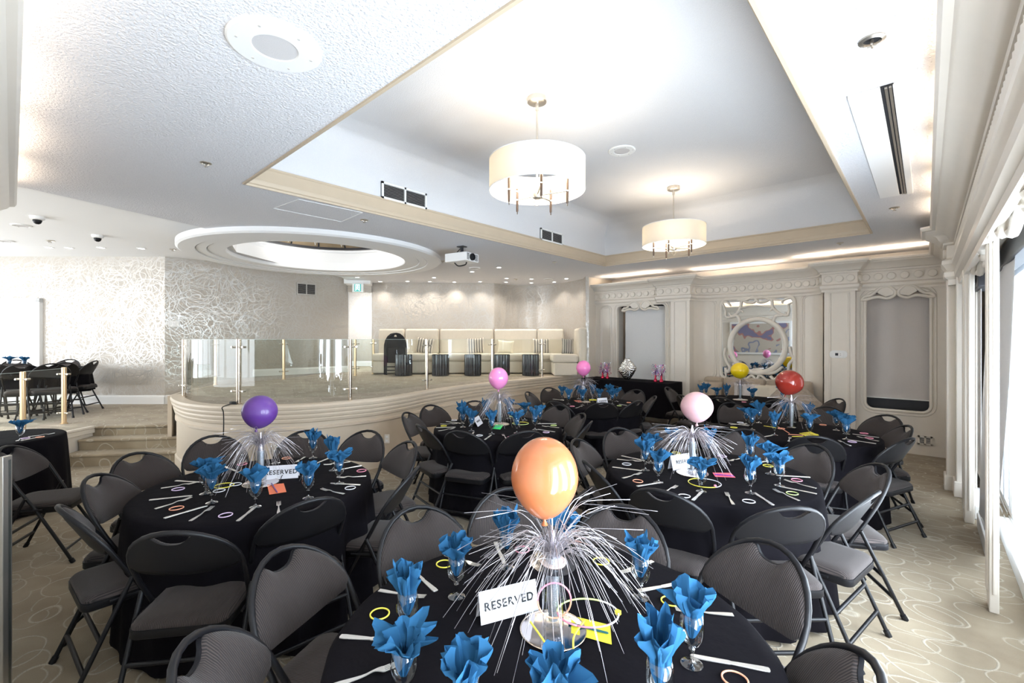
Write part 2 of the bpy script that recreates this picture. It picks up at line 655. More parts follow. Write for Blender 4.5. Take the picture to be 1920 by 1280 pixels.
# far stage wall (flat, then a bulging curve, then the flat return)
sw = [Dp(697, 11.3), Dp(760, 11.3), Dp(840, 11.33), Dp(915, 11.36), Dp(930, 11.4), Dp(950, 11.62), Dp(975, 11.82), Dp(1005, 11.85), Dp(1035, 11.6), Dp(1060, 11.2), Dp(1080, 10.8), Dp(1096, 10.45)]
sw = [Vector((p.x, p.y)) for p in sw]
swall = smoothpath(sw, 4)
def strip_wall(name, path, z0, z1, m, thick=0.1, side=-1):
    b = MB().sweep(path, [(0, z0), (0, z1), (-thick, z1), (-thick, z0), (0, z0)], side=side)
    return struct(b.build(name, m, smooth=30))
strip_wall('wall_stage', swall, 0, ZU + 0.1, M['paper'], side=1)
strip_wall('wall_beige', [C1, C2], 0, ZU + 0.1, M['paper'], side=1)
strip_wall('wall_left', [C0, C1], 0, ZU + 0.1, M['paper'], side=1)
# hallway behind the opening beside the exit sign
h0, h1 = Dp(653, 11.2), Dp(697, 11.3)
hb0, hb1 = Dp(632, 13.6), Dp(720, 13.6)
strip_wall('wall_hallway', [hb0, hb1], ZS, ZC, M['paper'], side=1)
strip_wall('wall_hallway_left', [h0 + Vector((-.15, .1, 0)), hb0], ZS, ZC, M['plaster'], side=1)
strip_wall('wall_hallway_right', [hb1, h1 + Vector((.0, .12, 0))], ZS, ZC, M['plaster'], side=1)
MB().prism([h0 + Vector((-.3, 0, 0)), h1 + Vector((.1, .1, 0)), hb1, hb0], ZS - .02, ZS - .001).build('floor_hallway', M['carpet'], kind='structure')
MB().prism([h0 + Vector((-.3, 0, 0)), h1 + Vector((.1, .1, 0)), hb1, hb0], ZC, ZC + .05).build('ceiling_hallway', M['ceil2'], kind='structure')
light('AREA', 'hallway_light', Dp(672, 12.4, 3.05), 30, (0.92, 0.96, 1), 0.5, rot=(0, 0, 0))
dv = (h1 - h0).normalized()
nv = Vector((-dv.y, dv.x, 0))
hd = MB()
zt = H + (V0 - 547) / FOC * 11.1
mid = (h0 + h1) / 2 - nv * 0.0
hd.obox(mid, dv, ((h1 - h0).length / 2, 0.06), zt, ZU)
hd.build('wall_header', M['paper'], kind='structure')
cs = (h0 + h1) / 2 - nv * 0.25
MB().obox(cs, dv, (0.30, 0.22), 3.02, ZU).build('ceiling_bulkhead', M['ceil2'], kind='structure')

# the white door in the left wall
dc = Dp(30, 8.78)
t = thing('panel_door', 'white flush door with a pale frame in the bright left wall', 'door', (dc.x, dc.y, ZL), math.atan2(LD.y, LD.x))
MB().box(-0.42, 0.42, -0.02, 0.02, 0, 1.96).build('door_leaf', M['white'], t)
fr = MB()
for a, b_, c, d in ((-0.50, -0.42, 0, 2.04), (0.42, 0.50, 0, 2.04), (-0.50, 0.50, 1.96, 2.04)):
    fr.box(a, b_, -0.05, 0.05, c, d)
fr.build('door_frame', M['white'], t, bevel=0.005)

def shellwall(name, pts, z0, z1, m, side=1):
    return strip_wall(name, pts, z0, z1, m, 0.1, side)
# window wall far left (out of view): piers, sill and head with real openings
def window_wall(tag_, A, B, n, z0=0.2, z1=2.9, rec=0.0):
    A, B = Vector((A[0], A[1])), Vector((B[0], B[1]))
    d = (B - A).normalized()
    L_ = (B - A).length
    MB().obox((A + B) / 2, d, (L_ / 2, 0.05), 0, z0 + ZL).build('wall_%s_sill' % tag_, M['creamw'], kind='structure')
    MB().obox((A + B) / 2, d, (L_ / 2, 0.05), z1, ZU + 0.1).build('wall_%s_head' % tag_, M['creamw'], kind='structure')
    for i in range(n + 1):
        c = A + d * (L_ * i / n)
        MB().obox(c, d, (0.09, 0.07), 0, z1).build('trim_%s_%d' % (tag_, i + 1), M['creamw'], kind='structure')
window_wall('street', C0, WX0, 5)
window_wall('rear', WX0, WX1, 4)
shellwall('wall_corner', [Vector((-6.2, -5.9)), Vector((-6.2, -0.25))], 0, ZU + 0.1, M['creamw'], side=-1)
shellwall('wall_near', [Vector((-6.25, -0.25)), Vector((0.7, -0.25))], 0, ZU, M['creamw'], side=-1)
for k_, (a_, b_) in enumerate(((-.35, .25), (2.05, 2.25), (4.1, 4.2), (5.95, 6.05), (6.9, 7.0))):
    MB().box(.56, .66, a_, b_, 0, 2.45).build('trim_outer_pier_%d' % (k_ + 1), M['creamw'], kind='structure')

# soffit ceiling with tray and round opening
TX0, TX1, TY0, TY1 = -4.52, -0.53, 1.40, 7.60
DC = Dp(0, 7.6)
DC = W(-3.18, 7.6)
RO, RI = 1.97, 1.35
def circ(c, r, n=64):
    return [(c[0] + r * math.cos(2 * PI * i / n), c[1] + r * math.sin(2 * PI * i / n)) for i in range(n)]
outline = [(0.7, -0.3), (0.7, 10.0), (-5.6, 10.0), (-5.6, 9.0)] + [(p[0], p[1] + 0.08) for p in reversed(swall)] + \
          [(h0.x + 0.1, h0.y), (-9.75, 5.0), (-9.3, 4.3), (-8.9, 3.4), (-8.2, 2.4), (-7.2, 2.0), (-6.78, 1.74), (-6.5, 0.95), (-6.2, 0.11), (-6.2, -0.3)]
hole1 = [(TX0, TY0), (TX1, TY0), (TX1, TY1), (TX0, TY1)]
vs, fs = cut(outline, [hole1, circ(DC, RI + 0.02)], 0.06)
b = MB().add(vs, fs).xf(Matrix.Translation((0, 0, ZC + 0.03)))
b.build('ceiling', M['ceil'], kind='structure')
# raised smooth ceiling to the left (same ceiling, one step up)
b = MB()
vs, fs = cut([(-4.7, -6.2), (-16, -6.2), (-16, 7.0), (-9.9, 7.0), (-5.6, 7.0), (-5.6, -6.2)], [circ(DC, RI + 0.02)], 0.06)
b.add(vs, fs).xf(Matrix.Translation((0, 0, ZU + 0.03)))
b.build('ceiling_raised', M['ceil2'], kind='structure')
# step face of the raised ceiling
st = [(-6.2, -0.3), (-6.2, 0.11), (-6.5, 0.95), (-6.78, 1.74), (-7.2, 2.0), (-8.2, 2.4), (-8.9, 3.4), (-9.3, 4.3), (-9.75, 5.0), (h0.x + 0.1, h0.y)]
MB().sweep(st, [(0, ZC), (0, ZU), (0.03, ZU), (0.03, ZC), (0, ZC)], side=1).build('ceiling_step', M['ceil2'], kind='structure')

# tray: coved sides and lid
b = MB()
rc = 0.30
prof = [(0, ZC + 0.03), (0, ZT - rc)] + [(rc - rc * math.cos(a), ZT - rc + rc * math.sin(a)) for a in [math.radians(x) for x in range(15, 91, 15)]]
tp = [(TX0, TY0), (TX1, TY0), (TX1, TY1), (TX0, TY1)]
b.sweep(tp, prof, side=-1, closed=True)
b.build('ceiling_tray_sides', M['tray'], kind='structure', smooth=40)
MB().box(TX0, TX1, TY0, TY1, ZT - 0.001, ZT + 0.05).build('ceiling_tray', M['tray'], kind='structure')
# beige moulding round the tray
b = MB()
mp = [(-0.012, ZC + 0.0), (-0.01, ZC - 0.012), (0.008, ZC - 0.014), (0.012, ZC + 0.004), (0.022, ZC + 0.012), (0.026, ZC + 0.03), (0.03, ZC + 0.045), (0.034, ZC + 0.05), (0.03, ZC + 0.08), (0.022, ZC + 0.12), (0.02, ZC + 0.16), (0.03, ZC + 0.17), (0.03, ZC + 0.185), (0, ZC + 0.185)]
b.sweep(tp, mp, side=-1, closed=True)
o = b.build('trim_tray', M['beige'], kind='structure', smooth=25)

# ---- round drum and stained glass dome
t = thing('ceiling_dome', 'round stepped white ceiling ring around a stained glass skylight dome', 'skylight', (DC.x, DC.y, 0))
b = MB()
b.lathe([(RO, ZC + 0.02), (RO, ZC - 0.055), (RO - 0.03, ZC - 0.075), (1.74, ZC - 0.075), (1.735, ZC - 0.045), (1.725, ZC - 0.045), (1.72, ZC - 0.065), (1.60, ZC - 0.065), (1.595, ZC - 0.035), (1.585, ZC - 0.035), (1.58, ZC - 0.055), (RI + 0.01, ZC - 0.055), (RI, ZC - 0.045), (RI - 0.02, ZC + 0.1)], 96, caps=False)
b.build('ring', M['ceil2'], t, smooth=30)
b = MB()
b.lathe([(RI - 0.02, ZC + 0.1), (RI - 0.04, ZC + 0.28), (RI - 0.01, ZC + 0.31), (RI - 0.02, ZC + 0.33), (RI - 0.10, ZC + 0.34)], 96, caps=False)
b.build('drum', M['plaster'], t, smooth=30)
mg = mat('stained_glass', (0.26, 0.20, 0.13), 0.3, noise=0.3, nscale=5)
mw = tissue('opal_glass', (0.92, 0.90, 0.82), 0.6)
Zd = ZC + 0.34
def dome(r):     # height of the dome at radius r
    return Zd + 0.62 * (1 - (r / 1.26) ** 2) ** 0.8 if r < 1.26 else Zd
NS = 16
for i in range(NS):
    a0, a1 = 2 * PI * i / NS, 2 * PI * (i + 1) / NS
    am = (a0 + a1) / 2
    rr = [1.25, 1.08, 0.85, 0.6, 0.35, 0.12]
    vs, fs = [], []
    for r in rr:
        for a in (a0, am, a1):
            vs.append((r * math.cos(a), r * math.sin(a), dome(r)))
    for k in range(len(rr) - 1):
        for q in range(2):
            fs.append((k * 3 + q, k * 3 + q + 1, k * 3 + q + 4, k * 3 + q + 3))
    p = MB().add(vs, fs).build('pane', [mg], t)
    # white motifs of the pane: hexagon outline, chevron, oval chain
    mo = MB()
    def pp(r, f):
        a = am + f * (a1 - a0) / 2
        return Vector((r * math.cos(a), r * math.sin(a), dome(r) - 0.012))
    mo.tube([pp(1.16, -.25), pp(1.05, -.42), pp(0.86, -.42), pp(0.76, -.2), pp(0.76, .2), pp(0.86, .42), pp(1.05, .42), pp(1.16, .25)], 0.012, 5, closed=True)
    for k in range(4):
        c = 1.10 - k * 0.085
        mo.tube([pp(c + .03, 0), pp(c, .16), pp(c - .03, 0), pp(c, -.16)], 0.010, 5, closed=True)
    mo.tube([pp(1.22, -.75), pp(1.12, -.9), pp(1.12, -.6)], 0.014, 5, closed=True)
    mo.tube([pp(0.68, -.5), pp(0.5, 0), pp(0.68, .5)], 0.012, 5)
    for k in (-.72, .72):
        mo.tube([pp(1.0, k), pp(.9, k * 1.1), pp(.8, k)], 0.014, 5)
    mo.build('motif', M['white'], p)
    MB().tube([Vector((r * math.cos(a0), r * math.sin(a0), dome(r) - 0.005)) for r in rr], 0.016, 6).build('rib', M['dark'], t)
b = MB()
b.lathe([(1.27, Zd - 0.01), (1.27, Zd + 0.03), (1.22, Zd + 0.03), (1.22, Zd - 0.01), (1.27, Zd - 0.01)], 64, caps=False)
b.build('rim', M['dark'], t)
for k in (0, 1, 2, 3, 4, 5, 6, 7):
    a = k * PI / 4
    light('POINT', 'dome_fill', (DC.x + 0.9 * math.cos(a), DC.y + 0.9 * math.sin(a), ZC + 0.30), 4, (1, 0.98, 0.94), 0.06) if k % 2 == 0 else None  # added lights without fittings, standing in for daylight the opaque panes block

# ---------------------------------------------------------------- stage
rim = [(322, 741), (321, 747), (330, 753), (345, 757.5), (375, 761.5), (410, 763.5), (447, 764), (500, 763.5), (550, 762), (600, 759.5), (656, 755), (700, 751), (725, 748), (752, 744), (780, 739), (810, 733.5), (850, 727.5), (900, 721), (950, 716), (990, 712), (1050, 706), (1110, 700)]
stage_front = [Pt(u, v, ZS) for u, v in rim]
sf = smoothpath([Vector((p.x, p.y)) for p in stage_front], 4)
back = [Dp(404, 8.0), Dp(470, 8.7), Dp(540, 9.3), Dp(600, 10.6)]
poly = [(p.x, p.y) for p in sf] + [(-5.72, 9.1)] + [(p[0], p[1]) for p in reversed(swall)] + [(h1.x, h1.y), (h0.x - .2, h0.y + .1)] + [(p.x, p.y) for p in reversed(back)] + [(Dp(345, 7.0).x, Dp(345, 7.0).y)]
vs, fs = cut(poly, [], 0.04)
MB().add(vs, fs).xf(Matrix.Translation((0, 0, ZS - 0.0205))).build('floor_stage', M['carpet'], kind='structure')
SP = [(0.0, 0.0), (0.02, 0.0), (0.02, 0.13), (0.005, 0.15), (0.0, 0.15), (0.0, 0.60), (0.018, 0.61), (0.018, 0.635), (0.0, 0.645), (0.0, 0.69), (0.02, 0.70), (0.028, 0.73), (0.02, 0.745), (0.035, 0.755), (0.042, 0.78), (0.034, 0.80), (0.05, 0.81), (0.058, 0.835), (0.05, 0.855), (0.065, 0.862), (0.072, 0.89), (0.06, 0.915), (-0.08, 0.915), (-0.085, 0.90)]
b = MB()
b.sweep(sf, [(o_ - 0.06, z) for o_, z in SP], side=1)
b.build('wall_stage_front', M['stagef'], kind='structure', smooth=35)
bk = [(Dp(322, 6.4).x, Dp(322, 6.4).y), (Dp(345, 7.0).x, Dp(345, 7.0).y)] + [(p.x, p.y) for p in back]
MB().sweep([(sf[0].x, sf[0].y)] + bk[1:], [(0, 0), (0, ZS - 0.005), (-.05, ZS - 0.005), (-.05, 0), (0, 0)], side=1).build('wall_stage_back', M['stagef'], kind='structure')

# ---------------------------------------------------------------- landing and steps
e1, e2 = Pt(118, 876, 0), Pt(335, 868, 0)
sd = (e2 - e1).normalized()
sn = Vector((-sd.y, sd.x, 0))
if sn.dot(Vector((FX, FY, 0))) < 0:
    sn = -sn
rz = [0.16, 0.31, ZL]
tr = [0.0, 0.27, 0.52]
for k in range(3):
    a = e1 + sn * tr[k] - sd * 0.0
    q = e2 + sn * tr[k] + sd * 0.3
    far = 0.5 if k < 2 else 1.2
    b = MB()
    z0 = 0 if k == 0 else rz[k - 1]
    b.prism([(a.x, a.y), (q.x, q.y), (q + sn * far).xy[:], (a + sn * far).xy[:]], 0.0, rz[k])
    # rounded nosing
    b.tube([a + Vector((0, 0, rz[k] - 0.02)), q + Vector((0, 0, rz[k] - 0.02))], 0.02, 8)
    b.build('floor_step_%d' % (k + 1), M['carpet'], kind='structure')
le = [Pt(118, 806, ZL), Pt(60, 822, ZL), Pt(0, 838, ZL), Pt(-160, 850, ZL)]
a3 = e1 + sn * tr[2]
lp = [(a3.x, a3.y), ((e2 + sn * tr[2] + sd * .6).x, (e2 + sn * tr[2] + sd * .6).y), (C1.x + 1.3, C1.y + 1.1), (-10.4, 5.4), (-10.9, 5.4), (C1.x, C1.y), (C0.x, C0.y), (-13.5, -3), (-9.3, -3.0), (le[3].x, le[3].y), (le[2].x, le[2].y), (le[1].x, le[1].y)]
vs, fs = cut(lp, [], 0.05)
MB().add(vs, fs).xf(Matrix.Translation((0, 0, ZL - 0.0255))).build('floor_landing', M['carpet'], kind='structure')
ed = [Vector((a3.x, a3.y)), Vector((le[1].x, le[1].y)), Vector((le[2].x, le[2].y)), Vector((le[3].x, le[3].y)), Vector((-9.3, -3.0))]
MB().sweep(ed, [(0, 0), (0, ZL - 0.10), (0.03, ZL - 0.09), (0.03, ZL - 0.03), (0.045, ZL - 0.02), (0.045, ZL + 0.005), (-0.03, ZL + 0.005), (-0.03, 0)], side=-1).build('trim_landing', M['cream'], kind='structure')

# baseboards of the raised walls
def baseb(name, path, z0, h, side, m='white'):
    MB().sweep(path, [(0, z0), (0.02, z0), (0.02, z0 + h - 0.03), (0.012, z0 + h - 0.02), (0.012, z0 + h - 0.008), (0.004, z0 + h), (0, z0 + h)], side=side).build(name, M[m], kind='structure')
baseb('baseboard_left', [C0.xy, (C1 - dv * 0).xy], ZL, 0.17, 1)
baseb('baseboard_beige', [C1.xy, C2.xy], ZL, 0.17, 1)
q0 = C1 + (C2 - C1) * 0.42
baseb('baseboard_beige_stage', [q0.xy, C2.xy], ZS, 0.15, 1)
baseb('baseboard_hallway', [hb0.xy, hb1.xy], ZS, 0.15, 1)
# glittering end strip where the stage wall meets the panelling
MB().obox(Dp(1099, 10.25), (RX, RY), (0.035, 0.16), 0, ZC).build('wall_stage_end', M['paper'], kind='structure')
# warm return wall between stage and panelling
strip_wall('wall_return', [Vector((-5.72, 8.75)), Vector((-5.60, 9.9))], 0, ZC, M['cream'], side=-1)

# ---------------------------------------------------------------- glass rail
RZ = H + 0.004
M['gedge'] = mat('glass_edge', (0.55, 0.66, 0.62), 0.2)
def post(par, p, z, top, r, yaw, m, label):
    """one rail post (part) with its glass clamps (sub-parts)"""
    hh = top - z
    o = MB().lathe([(r * 1.5, 0), (r * 1.5, 0.012), (r, 0.016), (r, hh - 0.004), (r - 0.006, hh)], 16).build('rail_post', M[m], par, smooth=40)
    o.location = (p.x, p.y, z)
    o.rotation_euler = (0, 0, yaw)
    o['label'] = label
    for zz in (0.16, hh - 0.10):
        c = MB()
        c.tube([(-0.085, -0.012, zz), (0.085, -0.012, zz)], 0.010, 8)
        for s in (-0.075, 0.075):
            c.tube([(s, -0.03, zz), (s, 0.02, zz)], 0.013, 8)
        c.build('glass_clamp', M['nickel'], o, smooth=40)
    return o
def glass_panel(par, a, b_, z0, z1, bow=0.0, trimends=0.03):
    a, b_ = Vector((a.x, a.y)), Vector((b_.x, b_.y))
    d = (b_ - a).normalized()
    a, b_ = a + d * trimends, b_ - d * trimends
    n = Vector((d.y, -d.x))
    L_ = (b_ - a).length
    N_ = 8
    pts = [a + d * L_ * i / N_ + n * bow * (1 - (2 * i / N_ - 1) ** 2) for i in range(N_ + 1)]
    o = MB().sweep(pts, [(-0.005, z0), (-0.005, z1), (0.005, z1), (0.005, z0), (-0.005, z0)], side=1).build('glass_panel', M['rail'], par, smooth=30)
    MB().sweep(pts, [(-0.0055, z1 - 0.001), (-0.0055, z1 + 0.002), (0.0055, z1 + 0.002), (0.0055, z1 - 0.001)], side=1).build('polished_edge', M['gedge'], o, smooth=30)
    return o
R1 = thing('glass_railing', 'long glass railing on steel posts along the curved stage front', 'railing')
posts = [(345, 744), (447, 757), (656, 751.5), (800, 731.5), (923, 717.5), (1016, 708), (1091, 700)]
PP = [Pt(u, v, ZS) for u, v in posts]
for i in range(7):
    a = PP[min(i + 1, 6)] - PP[max(i - 1, 0)]
    post(R1, PP[i], ZS, RZ, .026, math.atan2(a.y, a.x), 'steel', 'brushed steel post')
bows = [0.14, 0.16, 0.03, -0.03, 0.02, 0.02]
for i in range(6):
    glass_panel(R1, PP[i], PP[i + 1], ZS + 0.08, RZ - 0.005, bows[i])
R2 = thing('glass_railing', 'rear glass railing on brass posts before the grey wallpaper wall', 'railing')
BP = [PP[0]] + [Dp(404, 8.0), Dp(532, 9.1), Dp(666, 10.0), Dp(700, 10.55)]
for i in range(1, 5):
    a = BP[min(i + 1, 4)] - BP[i - 1]
    post(R2, BP[i], ZS, RZ, .026, math.atan2(a.y, a.x), 'brass', 'brass post')
for i in range(4):
    glass_panel(R2, BP[i], BP[i + 1], ZS + 0.08, RZ - 0.005)
R3 = thing('glass_railing', 'glass railing on brass posts at the edge of the left landing', 'railing')
p0, p1, p2 = Pt(-160, 850, ZL), Pt(43, 812, ZL), Pt(120, 794, ZL)
post(R3, p1, ZL, 1.27, .03, .7, 'brass', 'brass post')
post(R3, p2, ZL, 1.285, .03, .7, 'brass', 'brass post')
glass_panel(R3, p1, p2, ZL + 0.06, 1.27)
glass_panel(R3, p0, p1, ZL + 0.06, 1.26)

# ---------------------------------------------------------------- far panelled wall
YF = 9.0
X = lambda u, Y=YF: YW(u, 600, Y).x
Z = lambda u, v, Y=YF: YW(u, v, Y).z
def plateXZ(name, outer, holes, Y, depth, m, parent=None, bevel=0.0, **kw):
    vs, fs = cut(outer, holes, depth, bevel)
    b = MB().add(vs, fs)
    b.xf(Matrix.Translation((0, Y, 0)) @ Matrix.Rotation(PI / 2, 4, 'X'))
    return b.build(name, m, parent, **kw)
def rect(x0, x1, y0, y1):
    return [(x0, y0), (x1, y0), (x1, y1), (x0, y1)]
ZH = 2.56
MB().box(-5.75, 0.62, 9.62, 9.75, 0, ZC + 0.1).build('wall_far_back', M['creamw'], kind='structure')
# upper band of wall behind the cove
# left bay
xl0, xl1 = X(1112), X(1257)
nz0 = 0.35
n1 = (X(1156), X(1249))
n1t = 2.44
plateXZ('wall_far_left_bay', rect(xl0, xl1, 0, ZH), [rrect(n1[0], n1[1], nz0, n1t, 0.10)], YF + 0.05, 0.1, M['creamw'], kind='structure')
MB().box(n1[0] - .02, n1[0], YF + .1, YF + .3, nz0, n1t + .05).box(n1[1], n1[1] + .02, YF + .1, YF + .3, nz0, n1t + .05).box(n1[0], n1[1], YF + .1, YF + .3, nz0 - .02, nz0).build('wall_niche_left', M['grille'], kind='structure')
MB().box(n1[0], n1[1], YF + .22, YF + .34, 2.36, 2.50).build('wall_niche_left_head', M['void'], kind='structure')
# right bay
xr0, xr1 = X(1603), X(1768)
n2 = (X(1622), X(1746))
plateXZ('wall_far_right_bay', rect(xr0, 0.55, 0, ZH), [rrect(n2[0], n2[1], 0.62, 2.44, 0.11)], YF + 0.05, 0.1, M['creamw'], kind='structure')
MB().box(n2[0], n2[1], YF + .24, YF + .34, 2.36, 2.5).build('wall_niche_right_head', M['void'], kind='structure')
MB().box(n2[0] - .05, n2[1] + .05, YF + .22, YF + .3, 0.60, 0.79).build('window_2', M['dark'], kind='structure')
MB().box(n2[0] - .02, n2[1] + .02, YF + .12, YF + .215, 0.785, 0.797).build('trim_window_2', M['white'], kind='structure')
# centre bay, set back with curved ends
YB = 9.32
xc0, xc1 = X(1292, 8.95), X(1545, 8.95)
MB().box(xc0 - .1, xc1 + .1, YB, YB + .1, 0, ZH).build('wall_far_centre', M['creamw'], kind='structure')
# curved corners of the centre bay
for side_, xx in ((1, xc0), (-1, xc1)):
    pts = [Vector((xx + side_ * (0.02 + 0.30 * (1 - math.cos(a))), 8.98 + 0.34 * math.sin(a))) for a in [math.radians(k) for k in range(0, 91, 15)]]
    MB().sweep(pts, [(0, 0), (0, ZH)], side=side_).build('wall_far_curve_%s' % ('left' if side_ > 0 else 'right'), M['creamw'], kind='structure', smooth=60)
# pilasters
def pilaster(n, x0, x1, Y0=8.88, top=ZH, wide=True):
    MB().box(x0, x1, Y0, YF + 0.1, 0, top).build('trim_pilaster_%d' % n, M['creamw'], kind='structure', bevel=0.008)
    a, c = x0 + (x1 - x0) * 0.2, x1 - (x1 - x0) * 0.2
    fr_ = MB()
    for r in (rect(a, c, 0.55, top - 0.12),):
        pts = [Vector((p[0], Y0 - 0.002, p[1])) for p in r]
        fr_.tube(pts, 0.014, 6, closed=True)
    fr_.build('trim_pilaster_frame_%d' % n, M['creamw'], kind='structure')
    MB().box(x0 - .02, x1 + .02, Y0 - .025, YF + .1, 0, 0.2).build('trim_pilaster_base_%d' % n, M['creamw'], kind='structure', bevel=0.01)
pilaster(1, X(1257, 8.88), X(1293, 8.88))
pilaster(2, X(1545, 8.88), X(1604, 8.88))
# raised oval-cornered panel mouldings
def panel(n, x0, x1, z0, z1, Y, r=0.09, tr_=0.016):
    pts = [Vector((p[0], Y, p[1])) for p in rrect(x0, x1, z0, z1, r)]
    b = MB().tube(pts, tr_, 6, closed=True)
    pts = [Vector((p[0], Y, p[1])) for p in rrect(x0 + .035, x1 - .035, z0 + .035, z1 - .035, max(.02, r - .03))]
    b.tube(pts, tr_ * .6, 6, closed=True)
    b.build('trim_panel_%d' % n, M['creamw'], kind='structure', smooth=60)
panel(1, X(1126), X(1146), 0.9, Z(1136, 574), YF)
panel(2, X(1298, YB), X(1343, YB), 0.95, Z(1320, 563, YB), YB)
panel(3, X(1503, YB), X(1543, YB), 0.75, Z(1520, 552, YB), YB)
# thick frames of the two niches
for n, (a, c, z0, z1, r) in enumerate(((n1[0], n1[1], nz0, n1t, .10), (n2[0], n2[1], .62, 2.44, .11))):
    b = MB()
    b.tube([Vector((p[0], YF, p[1])) for p in rrect(a, c, z0, z1, r)], 0.022, 8, closed=True)
    b.tube([Vector((p[0], YF, p[1])) for p in rrect(a - .05, c + .05, z0 - .05, z1 + .05, r + .05)], 0.014, 8, closed=True)
    b.build('trim_niche_%d' % (n + 1), M['creamw'], kind='structure', smooth=60)
# scroll crests above the niches
def crest(name, cx, z, Y, s, label, axis='x'):
    t = thing(name, label, 'ornament', (cx, Y, z), 0 if axis == 'x' else PI / 2, 'carved scroll crests over the openings')
    for sg in (-1, 1):
        loop = [(0.02, 0.0), (0.10, 0.055), (0.20, 0.045), (0.27, 0.0), (0.33, -0.035), (0.40, -0.04), (0.44, -0.075), (0.38, -0.075), (0.30, -0.06), (0.22, -0.055), (0.12, -0.075), (0.03, -0.045)]
        pts = smoothpath([Vector((sg * x * s, 0, y * s * 1.5)) for x, y in loop] + [Vector((sg * loop[0][0] * s, 0, loop[0][1] * s * 1.5))], 3)[:-1]
        MB().tube(pts, 0.024 * s, 7, closed=True).build('scroll', M['creamw'], t, smooth=60)
        inner = [(sg * x * s, y * s * 1.5) for x, y in loop[:3] + [(0.24, -.01), (0.14, -.055), (0.04, -.035)]]
        vs, fs = cut([(p[0], p[1]) for p in inner], [], 0.02)
        MB().add(vs, fs).xf(Matrix.Rotation(PI / 2, 4, 'X')).build('scroll_leaf', M['creamw'], t)
    return t
crest('scroll_crest', (n1[0] + n1[1]) / 2, n1t - 0.01, YF - 0.02, 0.95, 'carved cream scroll crest above the niche with the silver vase')
crest('scroll_crest', (n2[0] + n2[1]) / 2, 2.43, YF - 0.02, 0.95, 'carved cream scroll crest above the grey blind right of the thermostat')
# blinds in the niches
tag(MB().box(n1[0] + .12, n1[1] + .02, YF + .18, YF + .2, nz0 + .05, 2.40).build('roller_blind', M['blindw']), 'pale grey roller blind in the niche behind the silver vase', 'blind')
wv = MB()
pth = [Vector((n2[0] - .02 + (n2[1] - n2[0] + .04) * i / 24, YF + .17 + 0.012 * math.sin(i * .55))) for i in range(25)]
wv.sweep(pth, [(0, .795), (0, 2.42), (-.005, 2.42), (-.005, .795)], side=1)
tag(wv.build('roller_blind', M['blind'], smooth=60), 'taupe roller blind in the niche right of the thermostat', 'blind')

# cornice over the far wall, with button discs
def cornice_prof(k=1.0):
    return [(-0.02, 2.46), (0.02, 2.46), (0.02, 2.49), (0.045, 2.52), (0.05, 2.56), (0.03, 2.575), (0.015, 2.585), (0.015, 2.745), (0.04, 2.75), (0.045, 2.775), (0.07, 2.785), (0.085, 2.81), (0.125, 2.85), (0.175, 2.875), (0.185, 2.895), (0.20, 2.90), (0.205, 2.93), (0.19, 2.935), (-0.10, 2.935)]
cp = [Vector((xl0, YF)), Vector((X(1232), YF)), Vector((X(1234, 8.9), 8.87)), Vector((X(1293, 8.87), 8.87))]
cp += [Vector((xc0 + 0.03 + 0.32 * (1 - math.cos(a)), 8.97 + 0.33 * math.sin(a))) for a in [math.radians(k) for k in (20, 45, 70, 90)]]
cp += [Vector((xc1 - 0.03 - 0.32 * (1 - math.cos(a)), 8.97 + 0.33 * math.sin(a))) for a in [math.radians(k) for k in (90, 70, 45, 20)]]
cp += [Vector((X(1543, 8.87), 8.87)), Vector((X(1606, 8.87), 8.87)), Vector((X(1612), YF)), Vector((0.3, YF))]
CORN = struct(MB().sweep(cp, cornice_prof(), side=1).build('trim_cornice_far', M['creamw'], smooth=28))
disc_me = MB().lathe([(0.056, -0.002), (0.056, 0.020), (0.046, 0.028), (0, 0.030)], 16).xf(Matrix.Rotation(PI / 2, 4, 'X')).mesh('frieze_disc', M['creamw'], 30)
def discs(path, parent, z, sp, side=1, r=0.0):
    for i in range(len(path) - 1):
        a, c = path[i], path[i + 1]
        L_ = (c - a).length
        n = max(0, int(L_ / sp + 0.35))
        d = (c - a).normalized()
        nn = Vector((d.y, -d.x)) * side
        for k in range(n):
            p = a + d * (L_ * (k + 0.5) / n) + nn * 0.016
            o = link('frieze_disc', disc_me, parent)
            o.location = (p.x, p.y, z)
            o.rotation_euler = (0, 0, math.atan2(nn.y, nn.x) + PI / 2)
discs(cp, CORN, 2.665, 0.155)

# mirror with carved tendril frame
mx0, mx1 = X(1352, YB), X(1490, YB)
mz0, mz1 = Z(1420, 713, YB), Z(1420, 558, YB)
t = thing('wall_mirror', 'large wall mirror with a cream tendril frame around a round opening', 'mirror', ((mx0 + mx1) / 2, YB - 0.01, 0))
cx_ = (mx0 + mx1) / 2
MB().box(mx0 - cx_, mx1 - cx_, -0.006, 0.0, mz0, mz1).build('mirror_glass', M['mirror'], t)
def mp_(u, v, dy=-0.03):
    p = YW(u, v, YB - 0.03)
    return Vector((p.x - cx_, dy, p.z))
fr = MB()
fr.tube([Vector((p[0] - cx_, -0.015, p[1])) for p in rrect(mx0, mx1, mz0, mz1, .12)], 0.035, 8, closed=True)
fr.build('outer_frame', M['creamw'], t, smooth=60)
def mz(x, y):       # coordinates taken from the 1138 x 1280 enlargement of (1340,540)-(1500,720)
    return mp_(1340 + x / 7.1125, 540 + y / 7.111)
def tend(pts, r, name='tendril'):
    q = smoothpath([mz(*p) for p in pts], 5)
    n = len(q)
    rr = [r * (1.0 if i < n * 0.7 else 1.0 - 0.55 * (i - n * 0.7) / (n * 0.3)) for i in range(n)]
    b = MB().tube(q, rr, 8)
    b.build(name, M['creamw'], t, smooth=60)
